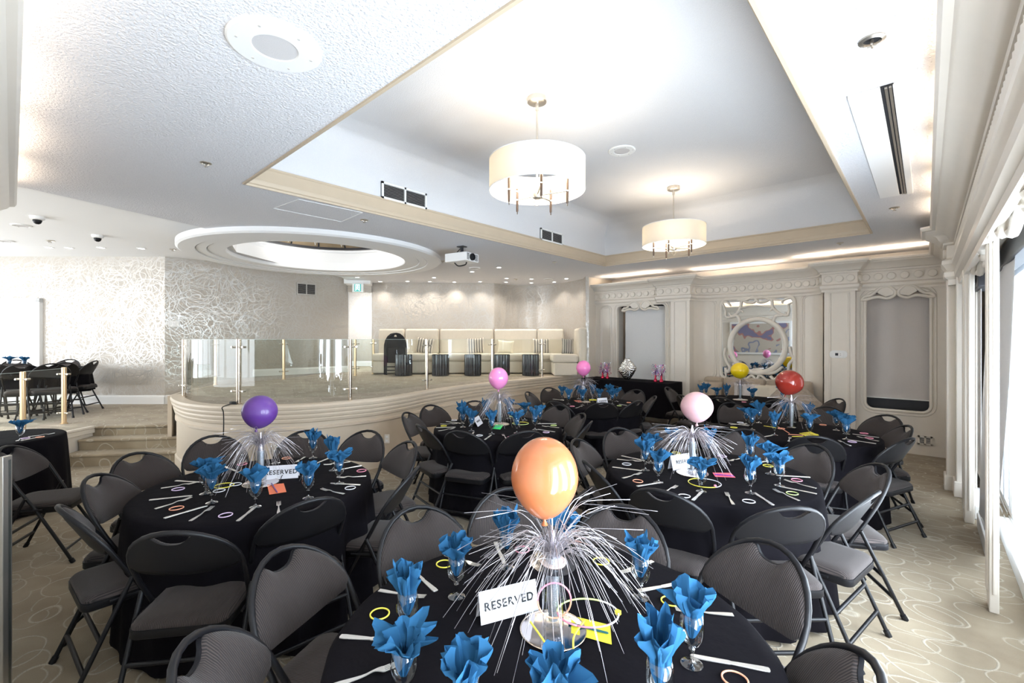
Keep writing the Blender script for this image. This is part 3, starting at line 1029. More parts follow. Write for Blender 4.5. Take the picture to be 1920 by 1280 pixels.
ringp = [mz(575 + 385 * math.cos(a) * 0.96, 770 + 385 * math.sin(a) * 0.93) for a in [2 * PI * i / 48 for i in range(48)]]
MB().tube(ringp, 0.046, 8, closed=True).build('round_frame', M['creamw'], t, smooth=60)
W_ = 0.022
tend([(545, 150), (510, 115), (440, 150), (360, 180), (345, 250), (290, 340), (200, 390), (150, 370), (140, 290), (105, 200)], W_)
tend([(550, 150), (520, 190), (440, 190), (370, 165), (300, 160)], W_)
tend([(555, 150), (600, 110), (700, 140), (760, 170), (770, 250), (850, 330), (960, 365), (990, 300), (985, 220), (1040, 190)], W_)
tend([(555, 155), (590, 190), (670, 180), (740, 150), (880, 160)], W_)
tend([(350, 265), (480, 240), (620, 240), (770, 255)], W_ * .7)
tend([(300, 340), (350, 300), (380, 325)], W_ * .7)
tend([(840, 330), (790, 270), (735, 305)], W_ * .7)
tend([(240, 380), (300, 370), (335, 440), (325, 500)], W_ * 1.1)
tend([(900, 365), (820, 370), (785, 430), (790, 490)], W_ * 1.1)
tend([(120, 190), (170, 190), (215, 240)], W_ * .8)
tend([(1030, 120), (960, 140), (905, 170), (905, 205)], W_ * .8)
tend([(190, 320), (210, 360), (240, 370)], W_ * .6)
tend([(940, 320), (950, 345), (920, 365)], W_ * .6)
tend([(145, 800), (130, 880), (160, 980), (200, 1060), (170, 1120), (140, 1060), (150, 1190)], W_ * 1.1)
tend([(1000, 780), (1020, 880), (1050, 940), (990, 1020), (980, 1100)], W_ * 1.1)
tend([(250, 1000), (330, 1110), (450, 1120), (560, 1090), (680, 1130), (800, 1120), (900, 1050)], W_ * 1.6, 'wave')
tend([(440, 1200), (500, 1165), (560, 1220), (600, 1160), (680, 1215)], W_ * 1.1)
tend([(740, 1170), (790, 1220), (840, 1180)], W_ * 1.1)

# thermostat
px = YW(1572, 664, 8.875)
t = thing('thermostat', 'small white wall thermostat on the panelled pilaster', 'thermostat', (px.x, 8.875, px.z))
vs, fs = cut(rrect(-.115, .115, -.06, .06, .05), [], .02)
MB().add(vs, fs).xf(Matrix.Rotation(PI / 2, 4, 'X')).build('cover', M['white'], t)
vs, fs = cut(rrect(-.07, .07, -.04, .04, .03), [], .012)
MB().add(vs, fs).xf(Matrix.Translation((0, -.014, 0)) @ Matrix.Rotation(PI / 2, 4, 'X')).build('face', M['plaster'], t)
MB().box(-.04, .0, -.023, -.019, -.02, .02).build('display', M['dark'], t)
for k in (-1, 1):
    MB().box(.02, .035, -.023, -.019, k * .012 - .005, k * .012 + .005).build('button', M['grille'], t)

# ---------------------------------------------------------------- right window wall
XR = 0.28
def rwall(y0, y1, z0, z1, x0=XR, x1=XR + .12, name='wall_right_part', m='creamw', **kw):
    return MB().box(x0, x1, y0, y1, z0, z1).build(name, M[m], kind='structure', **kw)
rwall(-.3, 9.1, 2.40, ZC, name='wall_right_head')
rwall(-.3, 0.25, 0, 2.4, name='wall_right_pier_1')
rwall(2.05, 2.25, 0, 2.4, name='wall_right_pier_2')
rwall(7.2, 9.1, 0, 2.4, x0=.25, name='wall_right_end')
rwall(-.3, 9.1, 0, .10, x0=.60, x1=.70, name='wall_right_sill')
rwall(-.3, 9.1, 2.40, ZC, x0=.60, x1=.70, name='wall_right_outer_head')
MB().box(.3, .72, -.3, 9.1, 2.38, 2.42).build('ceiling_window_recess', M['creamw'], kind='structure')
MB().box(0.58, .75, 6.95, 9.7, 0, ZC).build('wall_right_outer', M['creamw'], kind='structure')
def rpost(n, x0, x1, y0, y1):
    MB().box(x0, x1, y0, y1, 0, 2.42).build('trim_post_%d' % n, M['creamw'], kind='structure', bevel=.006)
    f = MB()
    for k in (.25, .5, .75):
        yy = y0 + (y1 - y0) * k
        f.tube([(x0 - .002, yy, .12), (x0 - .002, yy, 2.35)], .008, 6)
    xx = (x0 + x1) / 2
    f.tube([(xx, y0 - .002, .12), (xx, y0 - .002, 2.35)], .009, 6)
    f.build('trim_post_reeding_%d' % n, M['creamw'], kind='structure')
rpost(1, .290, .335, 4.10, 4.24)
rpost(2, .262, .33, 5.95, 6.12)
MB().box(.17, .40, 7.1, 7.3, 0, 2.46).build('trim_pier', M['creamw'], kind='structure', bevel=.01)
MB().box(.15, .40, 7.08, 7.32, 0, .17).build('trim_pier_base', M['creamw'], kind='structure', bevel=.01)
MB().box(.24, .40, 6.86, 7.1, 0, 2.46).build('trim_pier_inner', M['creamw'], kind='structure', bevel=.01)
MB().box(.22, .40, 6.84, 7.1, 0, .17).build('trim_pier_inner_base', M['creamw'], kind='structure', bevel=.01)
# low curb wall with cream apron between the posts
MB().box(.34, .42, 5.12, 5.9, 0, .13).build('baseboard_right', M['white'], kind='structure', bevel=.006)
MB().box(.34, .42, 6.12, 6.9, 0, .13).build('baseboard_right_far', M['white'], kind='structure', bevel=.006)
MB().box(.47, .60, 3.9, 5.95, 0, .12).build('trim_window_curb', M['white'], kind='structure', bevel=.008)

# sliding windows
def slider(n, y0, y1):
    w = struct(MB().box(.56, .60, y0, y1, .12, .17).build('window_%d' % n, M['white']))
    f = MB()
    f.box(.56, .60, y0, y1, 2.24, 2.30)
    for yy in (y0, (y0 + y1) / 2 - .03, y1 - .05):
        f.box(.555, .605, yy, yy + .05, .17, 2.24)
    f.box(.54, .62, y0, y1, 2.30, 2.40)
    f.build('window_frame', M['sash'], w, bevel=.004)
    MB().box(.578, .582, y0 + .05, y1 - .05, .17, 2.24).build('pane', M['winglass'], w)
    r = MB()
    for k in range(3):
        r.box(.51 + k * .03, .515 + k * .03, y0, y1, .12, .14)
    r.build('track', M['nickel'], w)
M['sash'] = mat('grey_sash', (0.55, 0.58, 0.62), .4)
slider(3, 4.2, 5.95)
slider(4, 2.25, 4.1)
slider(5, .25, 2.05)
slider(6, 6.05, 6.9)
# dark blind cassettes and blinds
t = thing('window_blind', 'cream roller blind hanging askew at the window behind the nearest right post', 'blind', (0, 0, 0))
MB().box(.40, .50, 3.0, 5.92, 2.22, 2.36).build('cassette', M['dark'], t, bevel=.01)
pts_t = [(0.40 + .02 * math.sin(i), 4.28 + 1.6 * i / 12) for i in range(13)]
vs, fs = [], []
for i in range(13):
    y = 4.25 + 1.62 * i / 12
    yb = 4.72 + 1.15 * i / 12
    for j in range(9):
        f_ = j / 8
        vs.append((0.415 - 0.06 * f_ + .008 * math.sin(i * 1.3 + j * .4), y + (yb - y) * f_ ** 1.5, 2.24 - (2.24 - .16) * f_))
for i in range(12):
    for j in range(8):
        fs.append((i * 9 + j, i * 9 + j + 1, (i + 1) * 9 + j + 1, (i + 1) * 9 + j))
MB().add(vs, fs).build('fabric', M['blindw'], t, smooth=60)
MB().tube([(.36, 4.70, .15), (.36, 5.88, .15)], .011, 8).build('bottom_rail', M['white'], t)
t = thing('window_blind', 'narrow roller blind at the far window between post and pier', 'blind', (0, 0, 0))
MB().box(.36, .46, 6.13, 6.85, 2.2, 2.34).build('cassette', M['dark'], t, bevel=.01)
MB().box(.40, .405, 6.45, 6.85, .3, 2.22).build('fabric', M['blindw'], t)
# scroll brackets at the heads of the window openings
def bracket(y0, y1, z, label):
    t = thing('scroll_bracket', label, 'ornament', (XR + .01, (y0 + y1) / 2, z), 0, 'carved scroll crests over the windows')
    L_ = (y1 - y0)
    for sg in (-1, 1):
        for k, (o1, r) in enumerate(((.42, .032), (.30, .028), (.20, .026))):
            q = smoothpath([Vector((0.02 * k, sg * L_ * (o1 + .07), .02 - k * .02)), Vector((0.02 * k, sg * L_ * o1, -.05 - k * .03)), Vector((0.02 * k, sg * L_ * (o1 - .10), -.02 - k * .03)), Vector((0.02 * k, sg * L_ * (o1 - .17), .05 - k * .03))], 5)
            MB().tube(q, r, 8).build('scroll', M['creamw'], t, smooth=60)
bracket(4.3, 5.9, 2.36, 'carved cream scrolls over the window beside the nearest right post')
bracket(6.15, 6.85, 2.36, 'carved cream scrolls over the small far window on the right')
bracket(2.3, 4.0, 2.36, 'carved cream scrolls over the window at the upper right corner')
# big cornice on the right wall
rp = [(-0.02, 2.30), (0.02, 2.30), (0.02, 2.36), (0.05, 2.39), (0.055, 2.44), (0.03, 2.46), (0.05, 2.50), (0.07, 2.53), (0.07, 2.57), (0.03, 2.60), (0.03, 2.735), (0.055, 2.745), (0.06, 2.765), (0.08, 2.775), (0.10, 2.80), (0.115, 2.83), (0.155, 2.86), (0.19, 2.88), (0.205, 2.90), (0.235, 2.905), (0.25, 2.93), (0.25, 2.95), (0.23, 2.955), (-0.02, 2.955)]
cpr = [Vector((XR, 7.05)), Vector((XR, -.3))]
CR = struct(MB().sweep([Vector((XR, -.3)), Vector((XR, 6.95)), Vector((XR - .08, 7.0)), Vector((XR - .08, 7.32)), Vector((XR, 7.36)), Vector((XR, 9.0))], rp, side=-1).build('trim_cornice_right', M['creamw'], smooth=28))
fl_me = MB().box(-.012, .012, -.03, .03, -.055, .055).mesh('frieze_tongue', M['creamw'])
for k in range(86):
    o = link('frieze_tongue', fl_me, CR)
    o.location = (XR - .032, 6.85 - .06 * k * 1.05, 2.668)
    o.rotation_euler = (0, 0, .35)
    if 6.85 - .063 * k < 1.6:
        break
o = link('frieze_disc', disc_me, CR)
o.location = (XR - .08 - .03, 7.16, 2.668)
o.rotation_euler = (0, 0, -PI / 2)
# near wall cornice (upper left of the picture)
CN = struct(MB().sweep([Vector((0.3, -.22)), Vector((-6.15, -.22))], rp, side=1).build('trim_cornice_near', M['creamw'], smooth=28))
# ================================================================ CEILING FITTINGS, PENDANTS, LAMPS
def shade_mat():
    m = bpy.data.materials.new('linen_shade')
    m.use_nodes = True
    nt = m.node_tree
    N, L = nt.nodes, nt.links
    N.clear()
    out = N.new('ShaderNodeOutputMaterial')
    df = N.new('ShaderNodeBsdfDiffuse')
    df.inputs[0].default_value = (0.72, 0.66, 0.57, 1)
    tl = N.new('ShaderNodeBsdfTranslucent')
    tl.inputs[0].default_value = (0.85, 0.74, 0.55, 1)
    mx = N.new('ShaderNodeMixShader')
    mx.inputs[0].default_value = 0.10
    tc = N.new('ShaderNodeTexCoord')
    nz = N.new('ShaderNodeTexNoise')
    nz.inputs['Scale'].default_value = 8
    L.new(mapping(nt, tc.outputs['Object'], (1, 1, 14)), nz.inputs['Vector'])
    bp = N.new('ShaderNodeBump')
    bp.inputs['Strength'].default_value = 0.15
    L.new(nz.outputs['Fac'], bp.inputs['Height'])
    L.new(bp.outputs[0], df.inputs['Normal'])
    L.new(df.outputs[0], mx.inputs[1])
    L.new(tl.outputs[0], mx.inputs[2])
    L.new(mx.outputs[0], out.inputs[0])
    return m
M['shade'] = shade_mat()
M['bulb'] = mat('lit_bulb', (1.0, 0.88, 0.68), 0.4, emit=14)
def pendant(x, y, label, rot):
    t = thing('pendant_lamp', label, 'lamp', (x, y, 0), rot, 'drum pendant lamps in the tray ceiling')
    MB().lathe([(0, ZT), (0.085, ZT), (0.088, ZT - 0.045), (0.07, ZT - 0.055), (0, ZT - 0.056)], 32).build('canopy', M['nickel'], t, smooth=30)
    MB().lathe([(0.009, 3.03), (0.009, ZT - .05)], 10).lathe([(0.016, ZT - .12), (0.018, ZT - .05)], 10).build('rod', M['nickel'], t, smooth=30)
    s = 0.435
    MB().lathe([(s, 3.05), (s, 3.325)], 64, caps=False).build('lamp_shade', M['shade'], t, smooth=True)
    MB().lathe([(s + .003, 3.047), (s + .003, 3.054), (s - .003, 3.054), (s - .003, 3.047), (s + .003, 3.047)], 64, caps=False).lathe([(s + .003, 3.32), (s + .003, 3.328), (s - .003, 3.328), (s - .003, 3.32), (s + .003, 3.32)], 64, caps=False).build('shade_rim', M['white'], t)
    MB().lathe([(0, 2.985), (0.04, 2.985), (0.045, 3.0), (0.045, 3.035), (0, 3.04)], 20).build('hub', M['nickel'], t, smooth=30)
    MB().tube([(0.03 * math.cos(a), 0, 2.945 + .03 * math.sin(a)) for a in [2 * PI * i / 16 for i in range(16)]], .0035, 6, closed=True).build('ring', M['nickel'], t)
    for k in range(5):
        a = 2 * PI * k / 5
        x_, y_ = .275 * math.cos(a), .275 * math.sin(a)
        arm = MB().tube([(.04 * math.cos(a), .04 * math.sin(a), 3.01), (x_, y_, 3.03)], .007, 8).build('arm', M['nickel'], t, smooth=40)
        MB().lathe([(.006, -.115), (.011, -.105), (.014, .07), (.012, .11)], 10, (x_, y_, 3.03)).build('candle_sleeve', M['wood'], t, smooth=40)
        MB().lathe([(.005, -.135), (.007, -.11)], 8, (x_, y_, 3.03)).lathe([(.015, -.006), (.017, 0), (.015, .006)], 10, (x_, y_, 3.03)).build('ferrule', M['chrome'], t, smooth=40)
        MB().lathe([(.007, .11), (.018, .125), (.020, .14), (.012, .17), (.002, .185)], 10, (x_, y_, 3.03)).build('bulb', M['bulb'], t, smooth=True)
        light('POINT', 'pendant_bulb', (x + x_ * .9, y + y_ * .9, 3.19), 4.2, (1.0, 0.86, 0.68), 0.03)
    return t
pa, pb = Pt(1007, 183, ZT), Pt(1263, 350, ZT)
pendant(pa.x, pa.y, 'large drum pendant lamp with five dark candle sleeves, nearer of the two', .5)
pendant(pb.x, pb.y, 'farther drum pendant lamp with ivory shade over the far tables', 1.1)

def downlight(u, v, r=0.055, z=ZC, e=6, i=[0]):
    i[0] += 1
    p = Pt(u, v, z)
    t = thing('downlight', DL_LAB(u, v), 'downlight', (p.x, p.y, z), 0, 'recessed ceiling downlights')
    MB().lathe([(r * 1.35, 0), (r * 1.4, -.006), (r, -.008), (r * .9, .0)], 20, caps=False).build('trim_ring', M['white'], t, smooth=40)
    MB().lathe([(0, -.002), (r * .9, -.002)], 20, caps=False).build('lens', M['lens'], t)
    if e:
        light('SPOT', 'downlight_beam', (p.x, p.y, z - .03), e, (1.0, 0.93, 0.84), 0.04, spot_size=2.2, spot_blend=.8)
M['lens'] = mat('lit_lens', (1.0, 0.97, 0.92), 0.4, emit=9)
dls = [(806, 527.5), (814, 520), (852, 528.3), (885, 509), (900, 527.8), (935.5, 501), (950, 521.5), (949, 528.5), (996.5, 522.8), (996.5, 530), (1039, 528.3), (1062, 522), (764, 527), (713, 527.5), (670, 519.5)]
lefts = [(130, 464.5), (265, 465.5), (92, 463.5), (190, 464)]
alld = sorted(dls, key=lambda q: q[0])
ORD = ['first', 'second', 'third', 'fourth', 'fifth', 'sixth', 'seventh', 'eighth', 'ninth', 'tenth', 'eleventh', 'twelfth', 'thirteenth', 'fourteenth', 'fifteenth', 'sixteenth', 'seventeenth', 'eighteenth', 'nineteenth', 'twentieth']
def DL_LAB(u, v):
    if (u, v) in dls:
        k = alld.index((u, v))
        return 'small lit downlight over the stage banquette, %s from the left' % ORD[k]
    k = sorted(lefts).index((u, v))
    return 'small lit downlight near the bright left wall, %s from the left' % ORD[k]
for q in dls:
    downlight(*q, r=0.045, e=17)
for q in lefts:
    downlight(*q, z=ZU, r=0.05, e=8)
# speakers and dark gimbal lights
def ceil_speaker(u, v, z, ro, label, face=.5):
    p = Pt(u, v, z)
    t = thing('ceiling_speaker', label, 'speaker', (p.x, p.y, z))
    MB().lathe([(ro, 0), (ro, -.008), (ro - .01, -.014), (ro * face, -.014), (ro * face - .005, -.008)], 40, caps=False).build('ring', M['white'], t, smooth=30)
    MB().lathe([(0, -.009), (ro * face, -.009)], 40, caps=False).build('grille', M['grille2'], t)
    for k in range(6):
        a = k * PI / 3 + .3
        MB().lathe([(.006, -.017), (.006, -.012)], 6, (ro * .78 * math.cos(a), ro * .78 * math.sin(a), 0)).build('screw', M['grille'], t)
M['grille2'] = mat('speaker_grille', (0.62, 0.60, 0.60), .7, bump=.8, bscale=400)
ceil_speaker(516, 86, ZC, .205, 'large round white speaker in the textured ceiling at upper left')
ceil_speaker(1166, 282, ZT, .155, 'round white speaker in the tray ceiling between the pendants', .6)
for u, v, z, l in ((40, 422, ZU, 'round flush ceiling speaker beside the left dome camera'), (10, 451, ZU, 'round flush ceiling speaker at the left edge'), (1028, 523, ZC, 'flat ceiling speaker above the banquette right part'), (890, 502, ZC, 'flat ceiling speaker right of the projector')):
    ceil_speaker(u, v, z, .11, l, .8)
def gimbal(u, v, label, r=.05, dk=True):
    z = ZC if v > 0 else ZC
    p = Pt(u, v, z if u > 350 else ZU)
    zz = ZC if u > 350 else ZU
    t = thing('spot_fitting', label, 'sprinkler', (p.x, p.y, zz))
    MB().lathe([(r, 0), (r * 1.02, -.006), (r * .7, -.012), (r * .65, -.002)], 20, caps=False).build('ring', M['nickel'], t, smooth=30)
    MB().lathe([(0, -.001), (r * .7, -.001)], 20, caps=False).build('cup', M['void'], t)
    b = MB().tube([(0, 0, 0), (0, 0, -.03)], r * .12, 6).tube([(-r * .35, 0, -.03), (r * .35, 0, -.03)], r * .1, 6).tube([(0, -r * .35, -.03), (0, r * .35, -.03)], r * .1, 6)
    b.build('head', M['nickel'], t)
for u, v, r, l in ((1635, 74, .052, 'large nickel ceiling sprinkler near the upper right corner'), (1677, 389, .045, 'small ceiling sprinkler below the long slot vent'), (386, 305, .04, 'small sprinkler in the left ceiling below the round speaker'),
                   (683, 412, .045, 'small sprinkler beside the tray moulding'), (1040, 491, .045, 'small sprinkler in the soffit right of the projector'), (1575, 455, .045, 'small sprinkler above the mirror'), (967, 523, .05, 'small sprinkler above the banquette'),
                   (94, 451, .06, 'dark recessed spot in the left ceiling'), (324, 467, .05, 'small sprinkler left of the round dome ring'), (830, 489, .045, 'small sprinkler between ring and projector')):
    gimbal(u, v, l, r)
# dome cameras
for u, v, l in ((70, 406, 'ceiling dome camera nearest the upper left corner'), (183, 441, 'ceiling dome camera above the bright left wall')):
    p = Pt(u, v, ZU)
    t = thing('dome_camera', l, 'camera', (p.x, p.y, ZU), 0, 'ceiling dome cameras')
    MB().lathe([(.075, 0), (.07, -.035), (.05, -.045), (0, -.046)], 24).build('base', M['white'], t, smooth=30)
    MB().lathe([(.045, -.045), (.045, -.06), (.035, -.085), (.018, -.097), (0, -.1)], 20).build('lens_dome', M['shell'], t, smooth=True)
# long slot vent
a, c = Pt(1660, 255, ZC), None
q1, q2 = Pt(1612, 172, ZC), Pt(1697, 362, ZC)
t = thing('slot_vent', 'long white slot vent with a dark opening in the right soffit', 'vent', (0, 0, 0))
cx0, cx1 = -0.36, -0.06
cy0, cy1 = 3.05, 5.45
ps = [Pt(1613, 172, ZC), Pt(1694, 150, ZC), Pt(1698, 360, ZC), Pt(1650, 369, ZC)]
vx0, vx1, vy0, vy1 = min(ps[0].x, ps[3].x), max(ps[1].x, ps[2].x), (ps[0].y + ps[1].y) / 2, (ps[2].y + ps[3].y) / 2
MB().box(vx0, vx0 + (vx1 - vx0) * .60, vy0, vy1, ZC - .02, ZC - .0).build('cover_plate', M['plaster'], t, bevel=.003)
MB().box(vx0 + (vx1 - vx0) * .60, vx1 - .04, vy0, vy1, ZC - .008, ZC - .002).build('opening', M['void'], t)
MB().box(vx1 - .045, vx1, vy0, vy1, ZC - .02, ZC).build('edge_strip', M['plaster'], t, bevel=.003)
for k in (.45, .8):
    xx = vx0 + (vx1 - vx0) * .60 + ((vx1 - .045) - (vx0 + (vx1 - vx0) * .60)) * k
    MB().box(xx - .006, xx + .006, vy0 + .01, vy1 - .01, ZC - .018, ZC - .006).build('blade', M['nickel'], t)
# access hatch line in the soffit left of the tray
hp = [Pt(513, 390, ZC), Pt(560, 373, ZC), Pt(680, 398, ZC), Pt(640, 415, ZC)]
MB().tube([p + Vector((0, 0, -.001)) for p in hp], .004, 4, closed=True).build('trim_hatch', M['plaster'], kind='structure')

# vents
def wall_vent(c, ax, w, h, label, nsl, double=True, m='white'):
    """c centre on the wall, ax direction along wall (plan)"""
    rz = math.atan2(ax[1], ax[0])
    t = thing('wall_vent', label, 'vent', c, rz)
    MB().box(-w / 2, w / 2, -.004, .006, -h / 2, h / 2).build('back', M['void'], t)
    f = MB()
    e = .022
    f.box(-w / 2, w / 2, -.02, .0, h / 2 - e, h / 2).box(-w / 2, w / 2, -.02, .0, -h / 2, -h / 2 + e)
    for x in ((-w / 2, -w / 2 + e), (w / 2 - e, w / 2)) + (((-e / 2, e / 2),) if double else ()):
        f.box(x[0], x[1], -.02, .0, -h / 2, h / 2)
    f.build('frame', M[m], t)
    for k in range(nsl):
        z = -h / 2 + e + (h - 2 * e) * (k + .5) / nsl
        MB().add([(-w / 2 + e, -.002, z + .006), (w / 2 - e, -.002, z + .006), (w / 2 - e, -.014, z - .003), (-w / 2 + e, -.014, z - .003)], [(0, 1, 2, 3)]).build('slat', M['grille'], t)
def on_tray(u, v):
    k = (u - 960) / FOC
    tt = TX0 / (FX + RX * k)
    return Vector((TX0 + .012, (FY + RY * k) * tt, H + (V0 - v) / FOC * tt))
g1, g1b = on_tray(714, 366), on_tray(797, 376)
wall_vent(tuple((g1 + g1b) / 2 + Vector((0, 0, .02))), (0, 1), (g1b - g1).length, .19, 'double grille vent in the tray side left of the near pendant', 9)
g2, g2b = on_tray(1012, 443), on_tray(1053, 450)
wall_vent(tuple((g2 + g2b) / 2 + Vector((0, 0, .02))), (0, 1), (g2b - g2).length, .19, 'small double grille vent in the tray side near the far corner', 9)
# grille on the beige wall: intersection of the ray with the wall plane
def on_line(u, v, A, B):
    k = (u - 960) / FOC
    dx, dy = FX + RX * k, FY + RY * k
    ex, ey = B[0] - A[0], B[1] - A[1]
    # A + s e = t d
    det = ex * (-dy) - ey * (-dx)
    s = (-A[0] * (-dy) + A[1] * (-dx)) / det
    tt = (A[0] + s * ex) / dx if abs(dx) > 1e-6 else (A[1] + s * ey) / dy
    return Vector((A[0] + s * ex, A[1] + s * ey, H + (V0 - v) / FOC * tt))
bw = (C2 - C1).normalized()
bn = Vector((bw.y, -bw.x, 0))
g3, g3b = on_line(556, 542, C1, C2), on_line(592, 542, C1, C2)
wall_vent(tuple((g3 + g3b) / 2 + bn * .01), (bw.x, bw.y), (g3b - g3).length, .27, 'dark double grille vent high on the grey wallpaper wall', 10, m='grille')
# light switch and exit sign
g4 = on_line(326, 607, C1, C2) + bn * .012
t = thing('light_switch', 'small white switch plate on the grey wall left of the stage', 'switch', g4, math.atan2(bw.y, bw.x))
MB().box(-.09, .09, -.01, .004, -.06, .06).build('plate', M['white'], t, bevel=.004)
MB().box(-.02, .02, -.016, -.008, -.03, .03).build('rocker', M['plaster'], t)
ec = Dp(671.5, 10.7)
ez = H + (V0 - 539.5) / FOC * 10.7
t = thing('exit_sign', 'white exit sign with a green running man above the hallway opening', 'sign', (ec.x, ec.y, ez), math.atan2(RY, RX))
MB().box(-.13, .13, -.03, .03, -.105, .105).build('housing', M['white'], t, bevel=.006)
MB().box(-.075, .075, -.036, -.028, -.085, .085).build('green_panel', mat('exit_green', (0.02, 0.30, 0.28), .4, emit=.6), t)
mm = MB()
def yflat(pts, y=-.038, d=.004):
    vs, fs = cut(pts, [], d)
    return [tuple(Matrix.Translation((0, y, 0)) @ Matrix.Rotation(PI / 2, 4, 'X') @ Vector(p)) for p in vs], fs
mm.add(*yflat([(-.05, -.07), (-.035, -.07), (-.035, .06), (.035, .06), (.035, -.07), (.05, -.07), (.05, .075), (-.05, .075)]))
mm.add(*yflat([(.014 * math.cos(a), .042 + .012 * math.sin(a)) for a in [PI * k / 5 for k in range(10)]]))
mm.add(*yflat([(-.012, .028), (.010, .028), (.025, .005), (.018, 0), (.006, .015), (.004, -.01), (.022, -.03), (.016, -.06), (.006, -.06), (.010, -.034), (-.006, -.02), (-.018, -.045), (-.032, -.045), (-.030, -.035), (-.022, -.035), (-.012, -.008), (-.024, .008), (-.030, .004), (-.030, .012), (-.022, .018)]))
mm.build('pictogram', mat('exit_white', (0.9, 0.95, 0.93), .4, emit=1.0), t)
light('POINT', 'exit_glow', (ec.x + .2, ec.y - .25, ez), .3, (.7, 1, .9), .05)

# projector
pc = Pt(866, 462, ZC)
pd = FX * pc.x + FY * pc.y
t = thing('projector', 'white ceiling projector on a black bracket facing right', 'projector', (pc.x, pc.y, 0), TH - .55)
zz = ZC - .17
MB().box(-.20, .20, -.16, .16, zz - .075, zz + .055).build('body', M['white'], t, bevel=.012)
MB().lathe([(.052, 0), (.052, .03), (.046, .034), (.042, .01)], 24).xf(Matrix.Translation((.198, -.02, zz - .01)) @ Matrix.Rotation(PI / 2, 4, 'Y')).build('lens_ring', M['shell'], t, smooth=30)
MB().lathe([(0, .014), (.043, .012)], 24, caps=False).xf(Matrix.Translation((.198, -.02, zz - .01)) @ Matrix.Rotation(PI / 2, 4, 'Y')).build('lens', M['void'], t)
for s in (-1, 1):
    for k in range(7):
        MB().box(.198, .204, s * .105 - .03 - (.02 if s > 0 else -.0), s * .105 + .02, zz - .055 + k * .014, zz - .048 + k * .014).build('louver', M['dark'], t)
MB().lathe([(.025, zz + .055), (.025, ZC), (0, ZC)], 12).box(-.10, .10, -.07, .07, zz + .055, zz + .07).box(-.06, .06, -.05, .05, ZC - .012, ZC).build('bracket', M['dark'], t)
MB().tube(smoothpath([Vector((-.15, .1, zz + .05)), Vector((-.19, .12, ZC - .06)), Vector((-.15, .12, ZC - .02)), Vector((-.1, .1, ZC - .005))], 5), .007, 6).build('cable', M['rubber'], t)
MB().tube(smoothpath([Vector((-.10, -.05, zz - .075)), Vector((-.02, -.06, zz - .13)), Vector((.10, -.05, zz - .12)), Vector((.12, -.04, zz - .08))], 5), .010, 6).build('loose_cable', M['rubber'], t)

# cove lighting on the cornices
CW = (1.0, 0.82, 0.62)
led = mat('led_strip', (1.0, 0.85, 0.66), .5, emit=3)
def cove(x0, x1, y0, y1, n, e):
    for k in range(n):
        f = (k + .5) / n
        x, y = x0 + (x1 - x0) * f, y0 + (y1 - y0) * f
        L_ = math.hypot(x1 - x0, y1 - y0) / n * .75
        light('AREA', 'cove_light', (x, y, 2.965), e, CW, L_, .05, rot=(PI, 0, math.atan2(y1 - y0, x1 - x0)))
cove(-5.4, -3.9, 8.97, 8.97, 2, 3.2)
cove(-3.5, -1.9, 9.22, 9.22, 2, 3.2)
cove(-1.7, 0.1, 8.97, 8.97, 2, 3.2)
cove(.13, .13, .3, 6.9, 7, 1.3)
cove(-6.0, -.2, -.10, -.10, 6, 2.2)

# ================================================================ STAGE FURNITURE
def cushion_mesh(w, h, th, m, seed=0, puff=1.0):
    rnd = random.Random(seed)
    n = 10
    b = MB()
    for sgn in (-1, 1):
        vs, fs = [], []
        for i in range(n + 1):
            for j in range(n + 1):
                a, c = 2 * i / n - 1, 2 * j / n - 1
                k = max(0, (1 - a ** 4)) ** .5 * max(0, (1 - c ** 4)) ** .5
                pin = 1 - .10 * (1 - abs(a)) ** 0 * (1 - c * c) * abs(a) ** 3
                pin2 = 1 - .10 * (1 - a * a) * abs(c) ** 3
                vs.append((a * w / 2 * pin, sgn * th / 2 * k * puff + rnd.uniform(-.003, .003) * k, c * h / 2 * pin2))
        for i in range(n):
            for j in range(n):
                q = (i * (n + 1) + j, (i + 1) * (n + 1) + j, (i + 1) * (n + 1) + j + 1, i * (n + 1) + j + 1)
                fs.append(q if sgn < 0 else q[::-1])
        b.add(vs, fs)
    return b
def stripe_mat(name, base, line, sc, w=.12, axis='X'):
    m, nt, b = principled(name)
    N, L = nt.nodes, nt.links
    tc = N.new('ShaderNodeTexCoord')
    wv_ = N.new('ShaderNodeTexWave')
    wv_.bands_direction = axis
    wv_.inputs['Scale'].default_value = sc
    L.new(tc.outputs['Object'], wv_.inputs['Vector'])
    g = math_node(nt, 'GREATER_THAN', wv_.outputs['Fac'], 1 - w)
    mx = N.new('ShaderNodeMix')
    mx.data_type = 'RGBA'
    mx.inputs[6].default_value = (*base, 1)
    mx.inputs[7].default_value = (*line, 1)
    L.new(g, mx.inputs[0])
    L.new(mx.outputs[2], b.inputs['Base Color'])
    b.inputs['Roughness'].default_value = .85
    return m
M['stripe'] = stripe_mat('striped_fabric', (.62, .55, .46), (.06, .05, .05), 5.2, .22)
M['stripeg'] = stripe_mat('grey_striped_fabric', (.45, .42, .38), (.10, .09, .09), 6.5, .3)
M['ivory'] = mat('ivory_satin', (.75, .67, .52), .5, sheen=.2)
ax_R = Vector((RX, RY, 0))
